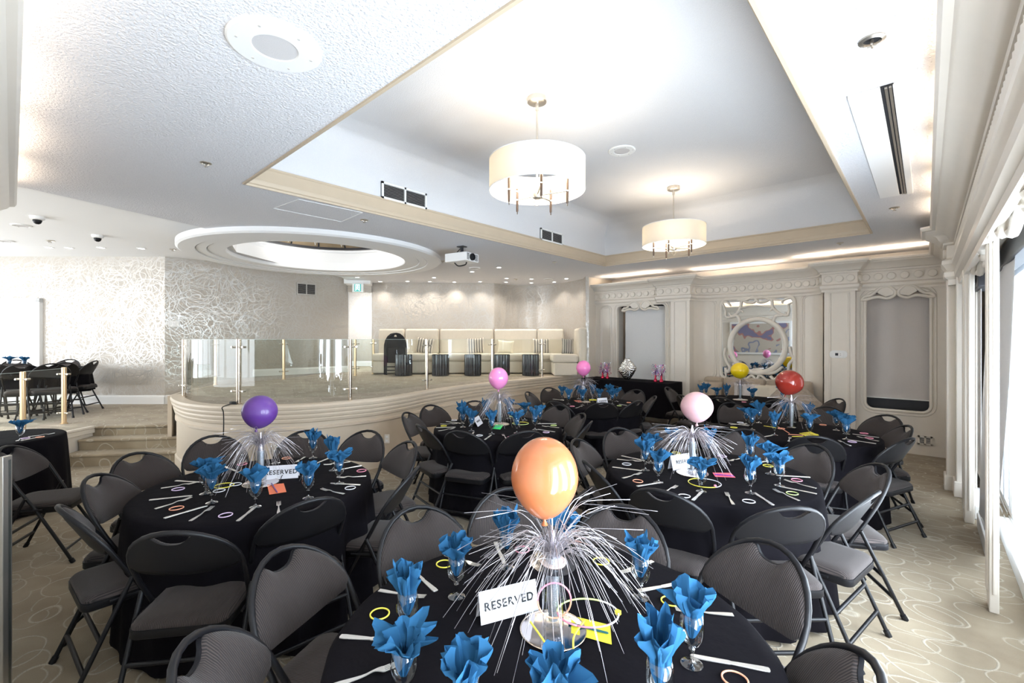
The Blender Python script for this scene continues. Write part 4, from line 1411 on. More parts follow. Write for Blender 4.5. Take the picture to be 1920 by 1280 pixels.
# banquette sections: (u0, u1) at d
def section(u0, u1, d, label, turn=0.0, dd=.62):
    a, c = Dp(u0, d), Dp(u1, d)
    w = (c - a).length
    cm = (a + c) / 2
    t = thing('banquette', label, 'banquette', (cm.x, cm.y, ZS), TH + turn, 'sections of the ivory stage banquette')
    MB().box(-w / 2 + .006, w / 2 - .006, -.0, dd, .02, .30).build('plinth', M['fabricw'], t, bevel=.03)
    MB().box(-w / 2 + .006, w / 2 - .006, -.03, dd - .1, .30, .47).build('seat', M['fabricw'], t, bevel=.045)
    MB().box(-w / 2 + .006, w / 2 - .006, dd - .14, dd + .02, .44, 1.05).build('backrest', M['fabricw'], t, bevel=.04)
    return t
section(697, 748, 10.45, 'ivory banquette section at the left end behind the stacked chairs')
section(750, 816, 10.45, 'ivory banquette section with a striped cushion at its right end')
section(818, 923, 10.5, 'long ivory banquette section with a black striped cushion in the middle')
section(924.5, 1009, 10.55, 'ivory banquette section with the plain cream cushion')
section(1010.5, 1062, 10.5, 'ivory banquette section with the striped cushion near the right end')
ea = Dp(1062, 9.75)
t = thing('banquette', 'ivory banquette end block turned toward the room at the right', 'banquette', (ea.x, ea.y, ZS), TH, 'sections of the ivory stage banquette')
MB().box(-.27, .24, -.0, .7, .02, .30).build('plinth', M['fabricw'], t, bevel=.03)
MB().box(-.30, .26, -.04, .7, .30, .48).build('seat', M['fabricw'], t, bevel=.05)
MB().box(.26, .44, -.02, .72, .2, 1.05).build('backrest', M['fabricw'], t, bevel=.05)
def cushion(u, v, d, w, h, mname, label, tilt=-.25, roll=.0, seed=0):
    p = Dp(u, d, 0)
    o = cushion_mesh(w, h, .14, None, seed).build('cushion', M[mname], smooth=True)
    o.location = (p.x, p.y, ZS + .47 + h * .48)
    o.rotation_euler = (tilt, roll, TH)
    tag(o, label, 'cushion', 'cushions on the stage banquette')
cushion(797, 645, 10.72, .42, .38, 'stripe', 'black striped cushion behind the fourth rail post', seed=1, roll=.12)
cushion(892, 643, 10.76, .42, .38, 'stripe', 'black striped cushion in the middle of the long banquette', seed=2, roll=-.05)
cushion(948, 645, 10.8, .38, .32, 'ivory', 'plain cream cushion on the banquette', seed=3, roll=.08)
cushion(1015, 643, 10.74, .40, .36, 'stripe', 'black striped cushion behind the sixth rail post', seed=4)
cushion(1064, 644, 10.2, .26, .36, 'stripeg', 'grey striped cushion at the right end of the banquette', seed=5, roll=.05)
# fluted drum stools
M['drum'] = mat('black_lacquer', (.03, .03, .036), .16, metal=.2, coat=.5)
fl = []
for k in range(144):
    a = 2 * PI * k / 144
    r = .178 + .010 * math.cos(a * 18)
    fl.append((r * math.cos(a), r * math.sin(a)))
drum_me = MB().prism(fl, 0.01, .46).mesh('drum_body', M['drum'], 50)
drum_top = MB().lathe([(0, .46), (.180, .46), (.184, .466), (.180, .474), (0, .475)], 48).mesh('drum_top', M['drum'], 30)
proto = None
for i, u in enumerate((757, 826, 886.5, 940, 995)):
    p = Dp(u, 10.03, ZS)
    lab = ['fluted black drum stool in front of the stacked chairs', 'second fluted black drum stool from the left, right of the tall rail post', 'middle fluted black drum stool before the banquette', 'fluted black drum stool behind the pink balloon', 'rightmost fluted black drum stool on the stage'][i]
    if proto is None:
        proto = thing('drum_stool', lab, 'stool', p, 0, 'fluted drum stools')
        link('body', drum_me, proto)
        link('stool_top', drum_top, proto)
    else:
        dup(proto, p, .1 * i, lab)

# cable over the stage rim, wall outlets
c1 = Pt(437, 759, ZS)
pts = [c1 + Vector((0, 0, .02)), Pt(425, 764, ZS) + Vector((0.03, -.05, .015))]
e_ = Pt(423, 764, ZS)
out_ = Vector((-FX, -FY, 0)) * .04
pts += [e_ + out_ + Vector((0, 0, -.05)), e_ + out_ + Vector((.01, 0, -.2)), e_ + out_ + Vector((-.01, .0, -.36)), e_ + out_ + Vector((.01, -.01, -.47)), e_ + out_ * 2.5 + Vector((-.02, 0, -.62)), e_ + out_ * 3 + Vector((.05, .02, -.88))]
t = thing('stage_cable', 'thin dark cable hanging over the stage rim behind the purple balloon', 'cable')
MB().tube(smoothpath(pts, 6), .006, 6).build('cord', M['rubber'], t, smooth=True)
MB().box(-.04, .04, -.03, .03, 0, .04).xf(Matrix.Translation(c1)).build('plug_box', M['rubber'], t, bevel=.005)
def outlet(u, v, d, label, cat='outlet'):
    p = Dp(u, d, H + (V0 - v) / FOC * d)
    t = thing('wall_outlet', label, cat, p, TH - .1)
    MB().box(-.035, .035, -.012, .0, -.057, .057).build('plate', M['creamw'], t, bevel=.004)
    for s in (-1, 1):
        MB().box(-.014, .014, -.016, -.01, s * .024 - .013, s * .024 + .013).build('socket', M['white'], t, bevel=.003)
outlet(726, 822, 5.86, 'small cream outlet plate on the stage front left of the dark chairs')
p = Dp(843, 6.42)
wall_vent((p.x, p.y, .46), (RX * .98, RY * 1.05 + .10), .20, .13, 'small grille vent low in the stage front behind the pink balloon table', 6, double=False, m='stagef')
px = YW(1740, 845, YF)
wall_vent((X(1738) - .02, YF - .002, .22), (1, 0), .16, .13, 'small double socket vent low in the corner under the grey blind', 5, m='creamw')

# ---- stack of folded chairs
def folded(p, rz, label, k):
    t = thing('folded_chair', label, 'chair', p, rz, 'folded chairs leaning at the banquette')
    b = MB()
    arch = [(-.225, 0), (-.225, .62)] + [(.225 * math.cos(a), .62 + .32 * math.sin(a)) for a in [math.radians(x) for x in range(170, 9, -20)]] + [(.225, .62), (.225, 0)]
    b.tube([Vector((x, .0, z)) for x, z in arch], .012, 8)
    b.build('frame', M['chairmetal'], t, smooth=40)
    hole = [(-.06, .86), (.06, .86), (.045, .90), (-.045, .90)]
    vs, fs = cut([(x * .95, z) for x, z in arch[1:-1]], [hole], .025)
    MB().add(vs, fs).xf(Matrix.Translation((0, .012, 0)) @ Matrix.Rotation(PI / 2, 4, 'X')).build('backrest', M['shell'], t)
    MB().box(-.19, .19, -.035, -.0, .27, .62).build('seat', M['shell'], t, bevel=.015)
    for z in (.10, .18):
        MB().tube([(-.22, 0, z), (.22, 0, z)], .008, 6).build('crossbar', M['chairmetal'], t)
for k in range(3):
    p = Dp(743.5 - k * 2.2, 10.24 + .05 * k, ZS)
    folded(p, TH, ['folded black chair at the front of the stack left of the banquette', 'folded black chair in the middle of the stack', 'folded black chair at the back of the stack against the banquette'][k], k)

# ================================================================ FAR LEFT BAY: long table with vase
tx0, tx1, ty0, ty1, tz = X(1127), YW(1255, 720, 8.25).x, 8.22, 8.82, .87
t = thing('buffet_table', 'long narrow folding table covered by a black cloth below the silver vase', 'table', ((tx0 + tx1) / 2, (ty0 + ty1) / 2, 0))
hw, hd_ = (tx1 - tx0) / 2, (ty1 - ty0) / 2
MB().box(-hw, hw, -hd_, hd_, tz - .03, tz - .004).build('tabletop', M['wood'], t)
for sx in (-1, 1):
    for sy in (-1, 1):
        MB().tube([(sx * (hw - .03), sy * (hd_ - .05), 0), (sx * (hw - .03), sy * (hd_ - .05), tz - .03)], .012, 8).build('leg', M['nickel'], t)
def drape_rect(hw, hd_, z, zb, seed, amp=.012):
    rnd = random.Random(seed)
    per = []
    n = 28
    for i in range(n): per.append((-hw + 2 * hw * i / n, -hd_, 0, -1))
    for i in range(10): per.append((hw, -hd_ + 2 * hd_ * i / 10, 1, 0))
    for i in range(n): per.append((hw - 2 * hw * i / n, hd_, 0, 1))
    for i in range(10): per.append((-hw, hd_ - 2 * hd_ * i / 10, -1, 0))
    vs, fs = [], []
    m = len(per)
    L_ = 9
    for j in range(L_):
        f = j / (L_ - 1)
        for k, (x, y, nx, ny) in enumerate(per):
            o = amp * f * (math.sin(k * 1.7 + seed) + .6 * math.sin(k * .73)) + .012 * min(1, f * 6)
            vs.append((x + nx * o, y + ny * o, z - f * (z - zb) - .008 * (1 - math.cos(min(1, f * 8) * PI / 2))))
    for j in range(L_ - 1):
        for k in range(m):
            l = (k + 1) % m
            fs.append((j * m + k, j * m + l, (j + 1) * m + l, (j + 1) * m + k))
    fs.append(tuple(range(m)))
    return MB().add(vs, fs)
o = drape_rect(hw + .01, hd_ + .01, tz + .002, .22, 3).build('tablecloth', M['cloth'], smooth=50)
o.location = ((tx0 + tx1) / 2, (ty0 + ty1) / 2, 0)
tag(o, 'black cloth draped over the long narrow table below the silver vase', 'tablecloth')
# silver vase: flattened hammered lozenge
vp = YW(1176, 713, 8.5)
pr = [(.045, 0), (.06, .01), (.12, .09), (.175, .17), (.195, .215), (.185, .25), (.13, .33), (.075, .39), (.05, .42), (.052, .44), (.045, .44), (.04, .41)]
b = MB().lathe(pr, 40)
b.v = [(x, y * .45, z + .10 * x * (z / .2 if z < .2 else 1)) for x, y, z in b.v]
M['hammer'] = None
m, nt, bb = principled('hammered_silver')
bb.inputs['Base Color'].default_value = (.78, .76, .74, 1)
bb.inputs['Metallic'].default_value = 1
bb.inputs['Roughness'].default_value = .22
v_ = nt.nodes.new('ShaderNodeTexVoronoi')
v_.inputs['Scale'].default_value = 38
tcx = nt.nodes.new('ShaderNodeTexCoord')
nt.links.new(mapping(nt, tcx.outputs['Object'], (.7, .7, 1.3)), v_.inputs['Vector'])
bpn = nt.nodes.new('ShaderNodeBump')
bpn.inputs['Strength'].default_value = .9
bpn.inputs['Distance'].default_value = .01
nt.links.new(v_.outputs['Distance'], bpn.inputs['Height'])
nt.links.new(bpn.outputs[0], bb.inputs['Normal'])
M['hammer'] = m
o = b.build('vase', M['hammer'], smooth=True)
o.location = (vp.x, 8.5, tz + .004)
o.rotation_euler = (0, 0, .25)
tag(o, 'hammered silver lozenge vase standing on the black long table', 'vase')
# metallic tinsel centrepieces
tins = [mat('tinsel_red', (.55, .03, .08), .2, metal=.8), mat('tinsel_silver', (.7, .7, .75), .2, metal=.9), mat('tinsel_purple', (.25, .04, .35), .25, metal=.8), mat('tinsel_blue', (.04, .06, .20), .25, metal=.8)]
def tinsel(x, y, z, label, seed, h=.34):
    rnd = random.Random(seed)
    t = thing('tinsel_ornament', label, 'decoration', (x, y, z), 0, 'small metallic tinsel ornaments on the long table')
    MB().lathe([(0, 0), (.035, 0), (.038, .02), (.03, .045), (.018, .07), (.014, .12), (.008, .14)], 14).build('weight', tins[0], t, smooth=40)
    for mi, mt_ in enumerate(tins):
        b = MB()
        for k in range(13):
            a = rnd.uniform(0, 2 * PI)
            rr, zz_ = rnd.uniform(.02, .09), rnd.uniform(.10, h)
            p1 = Vector((rr * math.cos(a), rr * math.sin(a), zz_))
            b.tube([Vector((0, 0, .08)), Vector((p1.x * .4, p1.y * .4, zz_ * .7)), p1], .0015, 3)
            s = rnd.uniform(.007, .014)
            st = []
            for q in range(10):
                r_ = s if q % 2 == 0 else s * .45
                st.append((p1.x + r_ * math.cos(q * PI / 5), p1.z + r_ * math.sin(q * PI / 5)))
            vs_ = [(x_, p1.y - .001, z_) for x_, z_ in st] + [(x_, p1.y + .001, z_) for x_, z_ in st]
            b.add(vs_, [tuple(range(10)), tuple(range(10, 20))])
        b.build('spangles', mt_, t, kind='stuff')
for i, (u, lab) in enumerate(((1130, 'dark metallic tinsel ornament at the left end of the long table'), (1139, 'red based tinsel ornament left of the silver vase'), (1229, 'tall pink tinsel ornament right of the silver vase'), (1240, 'red and blue tinsel ornament at the right end of the long table'))):
    p = YW(u, 712, 8.42)
    tinsel(p.x, 8.42, tz + .004, lab, 11 + i)

# ================================================================ BENCH under the mirror
bx0, bx1 = X(1304, 8.7), X(1516, 8.7)
M['benchf'] = mat('tan_velvet', (.42, .34, .26), .7, sheen=.3, noise=.1)
t = thing('upholstered_bench', 'long beige upholstered bench under the carved mirror', 'bench', ((bx0 + bx1) / 2, 9.0, 0))
hw = (bx1 - bx0) / 2
MB().box(-hw, hw, -.30, .26, .05, .42).build('base', M['benchf'], t, bevel=.03)
MB().box(-hw, hw, -.33, .2, .42, .54).build('seat', M['benchf'], t, bevel=.04)
n = 5
for k in range(n):
    MB().box(-hw + 2 * hw * k / n + .005, -hw + 2 * hw * (k + 1) / n - .005, .08, .27, .54, .98).build('back_cushion', M['benchf'], t, bevel=.06)
M['creamc'] = mat('cream_cotton', (.66, .60, .50), .85, sheen=.1)
for u, w, mn, lab, i in ((1398, .44, 'silvc', 'pale silver patterned cushion behind the yellow balloon', 1), (1431, .40, 'creamc', 'cream cushion in the middle of the wall bench', 2), (1457, .4, 'creamc', 'second cream cushion just left of the red balloon', 3), (1330, .45, 'benchf', 'tan cushion at the left end of the wall bench', 4)):
    if mn == 'silvc' and 'silvc' not in M:
        M['silvc'] = mat('silver_velvet', (.58, .54, .54), .5, noise=.3, nscale=14, sheen=.3)
    o = cushion_mesh(w, .38, .16, None, 20 + i).build('cushion', M[mn], smooth=True)
    o.location = (X(u, 8.9), 8.92, .72)
    o.rotation_euler = (-.25, 0, 0)
    tag(o, lab, 'cushion')
# throw heaped on the bench right end
rnd = random.Random(5)
vs, fs = [], []
n = 22
for i in range(n + 1):
    for j in range(n + 1):
        a, c = 2 * i / n - 1, 2 * j / n - 1
        r = math.hypot(a, c)
        hgt = max(0, 1 - r ** 2.2) * .36 + .05 * math.sin(a * 7 + c * 3) * max(0, 1 - r) + rnd.uniform(-.015, .015)
        vs.append((a * .46, c * .24, max(0.0, hgt)))
for i in range(n):
    for j in range(n):
        fs.append((i * (n + 1) + j, (i + 1) * (n + 1) + j, (i + 1) * (n + 1) + j + 1, i * (n + 1) + j + 1))
o = MB().add(vs, fs).build('throw_blanket', M['fur'], smooth=True)
o.location = (X(1490, 8.9), 8.84, .55)
tag(o, 'furry beige throw heaped on the right end of the wall bench', 'blanket')
# framed picture on the wall behind the camera (seen in the mirror): plain stand-in of soft colour fields
t = thing('framed_picture', 'large framed abstract picture reflected in the carved mirror', 'picture', (-4.6, -.17, 1.75), 0)
MB().box(-1.05, 1.05, -.04, .0, -.62, .62).build('frame', M['white'], t, bevel=.02)
m, nt, bb = principled('abstract_canvas')
tcx = nt.nodes.new('ShaderNodeTexCoord')
nzz = nt.nodes.new('ShaderNodeTexNoise')
nzz.inputs['Scale'].default_value = 1.6
nt.links.new(tcx.outputs['Object'], nzz.inputs['Vector'])
crr = nt.nodes.new('ShaderNodeValToRGB')
crr.color_ramp.interpolation = 'CONSTANT'
for pos, c in ((0.0, (.20, .19, .30, 1)), (.44, (.42, .20, .18, 1)), (.47, (.50, .45, .38, 1)), (.60, (.24, .26, .36, 1)), (.64, (.48, .44, .40, 1))):
    e = crr.color_ramp.elements.new(pos) if pos > 0 else crr.color_ramp.elements[0]
    e.color = c
nt.links.new(nzz.outputs['Fac'], crr.inputs[0])
nt.links.new(crr.outputs[0], bb.inputs['Base Color'])
MB().box(-.97, .97, -.0, .012, -.54, .54).build('canvas', m, t)
# glass screen at the left edge of the picture
gpt = Dp(-22, 2.12)
t = thing('glass_screen', 'frosted glass screen with a steel edge at the far left beside the chairs', 'screen', (gpt.x, gpt.y, 0), TH)
MB().box(-.16, .10, -.006, .006, .08, 1.14).build('pane', thin_glass('frosted', (.80, .86, .86), 2.5, .25), t)
MB().box(.085, .10, -.03, .012, 0, 1.16).build('edge_post', M['nickel'], t, bevel=.003)
MB().box(-.16, .10, -.02, .012, .02, .08).build('foot', M['white'], t)
# ================================================================ FOLDING CHAIR
def chair_meshes():
    ms = {}
    Wd = 0.232
    z0, z1 = 0.475, 0.872           # lower corner and top of the back arch
    def yb(x, z):                   # curved, reclined back
        return 0.0 + (z - 0.45) * 0.55 + 0.045 * (1 - (x / Wd) ** 2) * min(1, max(0, (z - .5) / .15))
    # outline of the arch in x,z
    def archpt(a):                  # a from 180 (left) to 0 (right)
        a = math.radians(a)
        return Wd * math.cos(a), 0.665 + (z1 - 0.665) * math.sin(a)
    arch = [(-.215, .455), (-.228, .57)] + [archpt(a) for a in range(180, -1, -12)] + [(.228, .57), (.215, .455)]
    ms['back_frame'] = MB().tube([Vector((x, yb(x, z), z)) for x, z in arch], 0.0115, 8).mesh('back_frame', M['chairmetal'], 50)
    # pad (front) and shell (rear) with the hand notch
    def top(x):
        z = 0.665 + (z1 - 0.665) * math.sqrt(max(0, 1 - (x / Wd) ** 2)) - .004
        k = max(0.0, 1 - (abs(x) / 0.078) ** 2.5)
        return z - 0.056 * k
    def bot(x):
        return 0.628 + 0.022 * (x / Wd) ** 2 + (0.03 * max(0, abs(x) / Wd - .88) / .12)
    def slab(t0, t1, puff, inset, name, m):
        nx, nz = 26, 7
        vs, fs = [], []
        for s in (0, 1):
            for i in range(nx + 1):
                x = -(Wd - inset) + 2 * (Wd - inset) * i / nx
                tz_, bz_ = top(x) - inset * .6, bot(x) + inset * .3
                for j in range(nz + 1):
                    f = j / nz
                    z = bz_ + (tz_ - bz_) * f
                    e = (1 - (2 * f - 1) ** 4) * (1 - (x / Wd) ** 6)
                    y = yb(x, z) + (t0 if s == 0 else t1) + (-puff * e if s == 0 else 0)
                    vs.append((x, y, z))
        m_ = (nx + 1) * (nz + 1)
        idx = lambda s, i, j: s * m_ + i * (nz + 1) + j
        for i in range(nx):
            for j in range(nz):
                fs.append((idx(0, i, j), idx(0, i + 1, j), idx(0, i + 1, j + 1), idx(0, i, j + 1)))
                fs.append((idx(1, i, j), idx(1, i, j + 1), idx(1, i + 1, j + 1), idx(1, i + 1, j)))
            fs.append((idx(0, i, 0), idx(1, i, 0), idx(1, i + 1, 0), idx(0, i + 1, 0)))
            fs.append((idx(0, i, nz), idx(0, i + 1, nz), idx(1, i + 1, nz), idx(1, i, nz)))
        for j in range(nz):
            fs.append((idx(0, 0, j), idx(0, 0, j + 1), idx(1, 0, j + 1), idx(1, 0, j)))
            fs.append((idx(0, nx, j), idx(1, nx, j), idx(1, nx, j + 1), idx(0, nx, j + 1)))
        return MB().add(vs, fs).mesh(name, m, 60)
    ms['backrest'] = slab(-.012, .0, .020, .008, 'backrest', M['rib'])
    ms['back_shell'] = slab(.0, .012, 0, .004, 'back_shell', M['shell'])
    # seat
    def seatring(w0, w1, d0, d1, r, z, n=5):
        pts = []
        # front is at -y ; w0 front width, w1 rear width
        for (sx, sy, w, y, a0) in ((1, -1, w0, d0, 270), (1, 1, w1, d1, 0), (-1, 1, w1, d1, 90), (-1, -1, w0, d0, 180)):
            cx, cy = sx * (w / 2 - r), y + (r if sy < 0 else -r)
            for i in range(n + 1):
                a = math.radians(a0 + 90 * i / n)
                pts.append((cx + r * math.cos(a), cy + r * math.sin(a), z))
        return pts
    def loft(rs, name, m):
        vs, fs = [], []
        k = len(rs[0])
        for r in rs:
            vs += r
        for i in range(len(rs) - 1):
            for j in range(k):
                l = (j + 1) % k
                fs.append((i * k + j, i * k + l, (i + 1) * k + l, (i + 1) * k + j))
        fs.append(tuple(range(k))[::-1])
        fs.append(tuple((len(rs) - 1) * k + j for j in range(k)))
        return MB().add(vs, fs).mesh(name, m, 50)
    ms['seat_pan'] = loft([seatring(.415, .395, -.205, .215, .04, .392), seatring(.425, .405, -.21, .22, .045, .397), seatring(.425, .405, -.21, .22, .045, .432)], 'seat_pan', M['shell'])
    ms['seat'] = loft([seatring(.415, .395, -.205, .215, .045, .430), seatring(.42, .40, -.207, .217, .05, .444), seatring(.40, .38, -.198, .207, .06, .461), seatring(.30, .28, -.15, .15, .08, .470)], 'seat', M['rib'])
    for s, nm in ((-1, 'L'), (1, 'R')):
        yt = yb(.215, .455)
        ms['long' + nm] = MB().tube([Vector((s * .215, yt, .455)), Vector((s * .220, -.125, .22)), Vector((s * .224, -.232, .015))], .0115, 8).tube([Vector((s * .224, -.225, .03)), Vector((s * .225, -.242, .0))], .016, 8).mesh('leg', M['chairmetal'], 50)
        ms['rear' + nm] = MB().tube([Vector((s * .238, .035, .52)), Vector((s * .238, .265, .015))], .0115, 8).tube([Vector((s * .238, .257, .03)), Vector((s * .238, .274, .0))], .016, 8).mesh('leg', M['chairmetal'], 50)
    ms['bar1'] = MB().tube([Vector((-.222, -.19, .10)), Vector((.222, -.19, .10))], .009, 8).mesh('crossbar', M['chairmetal'], 50)
    def rearat(z):
        return .035 + (.52 - z) / .505 * .23
    ms['bar2'] = MB().tube([Vector((-.238, rearat(.12), .12)), Vector((.238, rearat(.12), .12))], .011, 8).mesh('crossbar', M['chairmetal'], 50)
    ms['bar3'] = MB().tube([Vector((-.238, rearat(.25), .25)), Vector((.238, rearat(.25), .25))], .011, 8).mesh('crossbar', M['chairmetal'], 50)
    ms['link'] = MB().tube([Vector((-.226, .12, .425)), Vector((-.228, -.06, .425))], .006, 6).mesh('hinge_bar', M['chairmetal'], 50)
    ms['link2'] = MB().tube([Vector((.226, .12, .425)), Vector((.228, -.06, .425))], .006, 6).mesh('hinge_bar', M['chairmetal'], 50)
    return ms
CM = chair_meshes()
CH_NAMES = dict(longL='leg', longR='leg', rearL='leg', rearR='leg', bar1='crossbar', bar2='crossbar', bar3='crossbar', link='hinge_bar', link2='hinge_bar')
chair0 = None
CHN = 0
def place_chair(px, label, group, target=None, face=None, base=0.0, top=.87, twist=0.0):
    """px: (column, row) of the top of the back; target: point the chair faces"""
    global chair0
    tp_ = Pt(px[0], px[1], base + top)
    if target is not None:      # keep the back clear of the cloth
        dv_ = Vector((tp_.x - target[0], tp_.y - target[1]))
        if dv_.length < .82:
            dv_ = dv_.normalized() * .82
            tp_.x, tp_.y = target[0] + dv_.x, target[1] + dv_.y
    if face is None:
        f = Vector((target[0] - tp_.x, target[1] - tp_.y))
    else:
        f = Vector(face)
    f.normalize()
    rz_ = math.atan2(f.x, -f.y) + twist
    off = Matrix.Rotation(rz_, 3, 'Z') @ Vector((0, .27, 0))
    loc = Vector((tp_.x - off.x, tp_.y - off.y, base))
    if chair0 is None:
        chair0 = thing('folding_chair', label, 'chair', loc, rz_, group)
        for k, me in CM.items():
            link(CH_NAMES.get(k, k), me, chair0)
        return chair0
    return dup(chair0, loc, rz_, label, group)

# ================================================================ TABLES
RT, ZTB = 0.68, 0.76
TABLES = {
    'orange': dict(c=(.12, 1.47), n='the orange balloon'),
    'purple': dict(c=(-1.64, 2.97), n='the purple balloon'),
    'pink': dict(c=(-.15, 4.91), n='the bright pink balloon in mid room'),
    'pale': dict(c=(1.377, 3.23), n='the pale pink balloon'),
    'red': dict(c=(2.93, 4.66), n='the red balloon'),
    'yellow': dict(c=(3.60, 7.05), n='the yellow balloon'),
    'rose': dict(c=(1.18, 6.75), n='the small pink balloon near the long table'),
}
def cloth_mesh(R_, z, zb, seed, nf=19, amp=.055):
    rnd = random.Random(seed)
    ph = [rnd.uniform(0, 6.28) for _ in range(4)]
    n = 120
    vs = [(0, 0, z)]
    rings_ = [(R_ * .5, z, 0), (R_ * .93, z, 0), (R_ * .985, z - .003, 0), (R_ + .004, z - .014, 0.02)]
    for k in range(1, 9):
        f = k / 8
        rings_.append((R_ + .008 + .035 * f, z - .014 - f * (z - zb - .014), f))
    for r, zz_, f in rings_:
        for i in range(n):
            a = 2 * PI * i / n
            w = math.sin(nf * a + ph[0] + .8 * math.sin(3 * a + ph[1])) * (.6 + .4 * math.sin(2 * a + ph[2]))
            rr = r + amp * (f ** .8) * w
            vs.append((rr * math.cos(a), rr * math.sin(a), zz_ + (0.0015 * math.sin(9 * a + ph[3]) if 0 < f < .03 else 0)))
    fs = [(0, 1 + i, 1 + (i + 1) % n) for i in range(n)]
    for k in range(len(rings_) - 1):
        for i in range(n):
            l = (i + 1) % n
            fs.append((1 + k * n + i, 1 + (k + 1) * n + i, 1 + (k + 1) * n + l, 1 + k * n + l))
    return MB().add(vs, fs)
tb_top = MB().lathe([(0, .715), (RT - .02, .715), (RT - .015, .725), (RT - .015, .745), (RT - .02, ZTB - .006), (0, ZTB - .005)], 48).mesh('tabletop', M['wood'], 30)
tb_leg = [MB().tube([Vector((sx * .30, sy * .22, 0)), Vector((sx * .30, sy * .22, .70)), Vector((sx * .30, 0, .712))], .013, 8).mesh('leg', M['chairmetal'], 40) for sx in (-1, 1) for sy in (-1, 1)]
for i, (k, T) in enumerate(TABLES.items()):
    p = W(*T['c'])
    T['p'] = p
    t = thing('round_table', 'round folding table under black cloth carrying ' + T['n'], 'table', (p.x, p.y, 0), TH + .3 * i, 'round folding tables')
    link('tabletop', tb_top, t)
    for me in tb_leg:
        link('leg', me, t)
    o = cloth_mesh(RT, ZTB, .03, 40 + i).build('tablecloth', M['cloth'], smooth=60)
    o.location = (p.x, p.y, 0)
    tag(o, 'black floor-length cloth on the round table under ' + T['n'], 'tablecloth', 'black round tablecloths')

# ---- goblets and napkins
bowl_me = MB().lathe([(.006, .046), (.010, .052), (.022, .062), (.031, .080), (.0345, .100), (.033, .125), (.0295, .150), (.0285, .150), (.032, .124), (.0333, .1), (.030, .081), (.020, .064), (.006, .055), (0, .054)], 20).mesh('bowl', M['glass'], True)
stem_me = MB().lathe([(0, 0), (.030, .0), (.031, .002), (.026, .005), (.010, .009), (.0055, .016), (.005, .032), (.008, .042), (.009, .046), (.006, .050), (0, .052)], 20).mesh('stem', M['glassfoot'], 50)
def napkin_mesh(seed, spread=1.0, height=1.0):
    rnd = random.Random(seed)
    b = MB()
    for layer in range(2):
        n, m_ = 40, 12
        k = rnd.choice([5, 6, 7])
        ph = rnd.uniform(0, 6.28)
        corner = rnd.uniform(0, 6.28)
        lean = (rnd.uniform(-.022, .022), rnd.uniform(-.022, .022))
        Lm = .082 * height * (1.0 if layer == 0 else .86)
        vs, fs = [], []
        for j in range(m_ + 1):
            f = j / m_
            for i in range(n):
                a = 2 * PI * i / n
                aa = (a + corner) % (PI / 2) - PI / 4
                L_ = Lm * (1 / math.cos(aa)) ** 1.1
                if f < .45:     # inside the bowl
                    g = f / .45
                    z = .078 + g * .070
                    r = (.006 + .016 * math.sin(min(1, g * 1.1) * PI / 2)) * (1 - .18 * layer)
                    w = r * (.30 * math.sin(k * a + ph) + .14 * math.sin((k * 2 + 1) * a))
                    dr = 0
                else:
                    g = (f - .45) / .55
                    z = .146 + L_ * g * (1 - .20 * spread * g) * (1 - .28 * abs(math.sin(1.5 * a + ph)) * g)
                    r = .022 + (.014 + .026 * spread * (.7 + .5 * math.sin(2 * a + ph))) * math.sin(g * PI / 2) ** 1.2
                    w = r * (.28 * (1 - .2 * g)) * math.sin(k * a + ph + g * 1.1) + .010 * g * math.sin((k + 3) * a + 2 * ph)
                rr = max(.003, r + w)
                vs.append((rr * math.cos(a + .25 * f) + lean[0] * max(0, f - .4), rr * math.sin(a + .25 * f) + lean[1] * max(0, f - .4), z + (rnd.uniform(-.0015, .0015) if f > .5 else 0)))
        for j in range(m_):
            for i in range(n):
                l = (i + 1) % n
                fs.append((j * n + i, j * n + l, (j + 1) * n + l, (j + 1) * n + i))
        b.add(vs, fs)
    return b.mesh('napkin', M['napkin'], 32)
NAP = [napkin_mesh(100 + i, s, h) for i, (s, h) in enumerate(((.5, 1.0), (.9, .95), (1.3, .9), (.3, 1.15), (1.0, 1.05), (1.6, .85), (.7, 1.2), (1.15, .75)))]

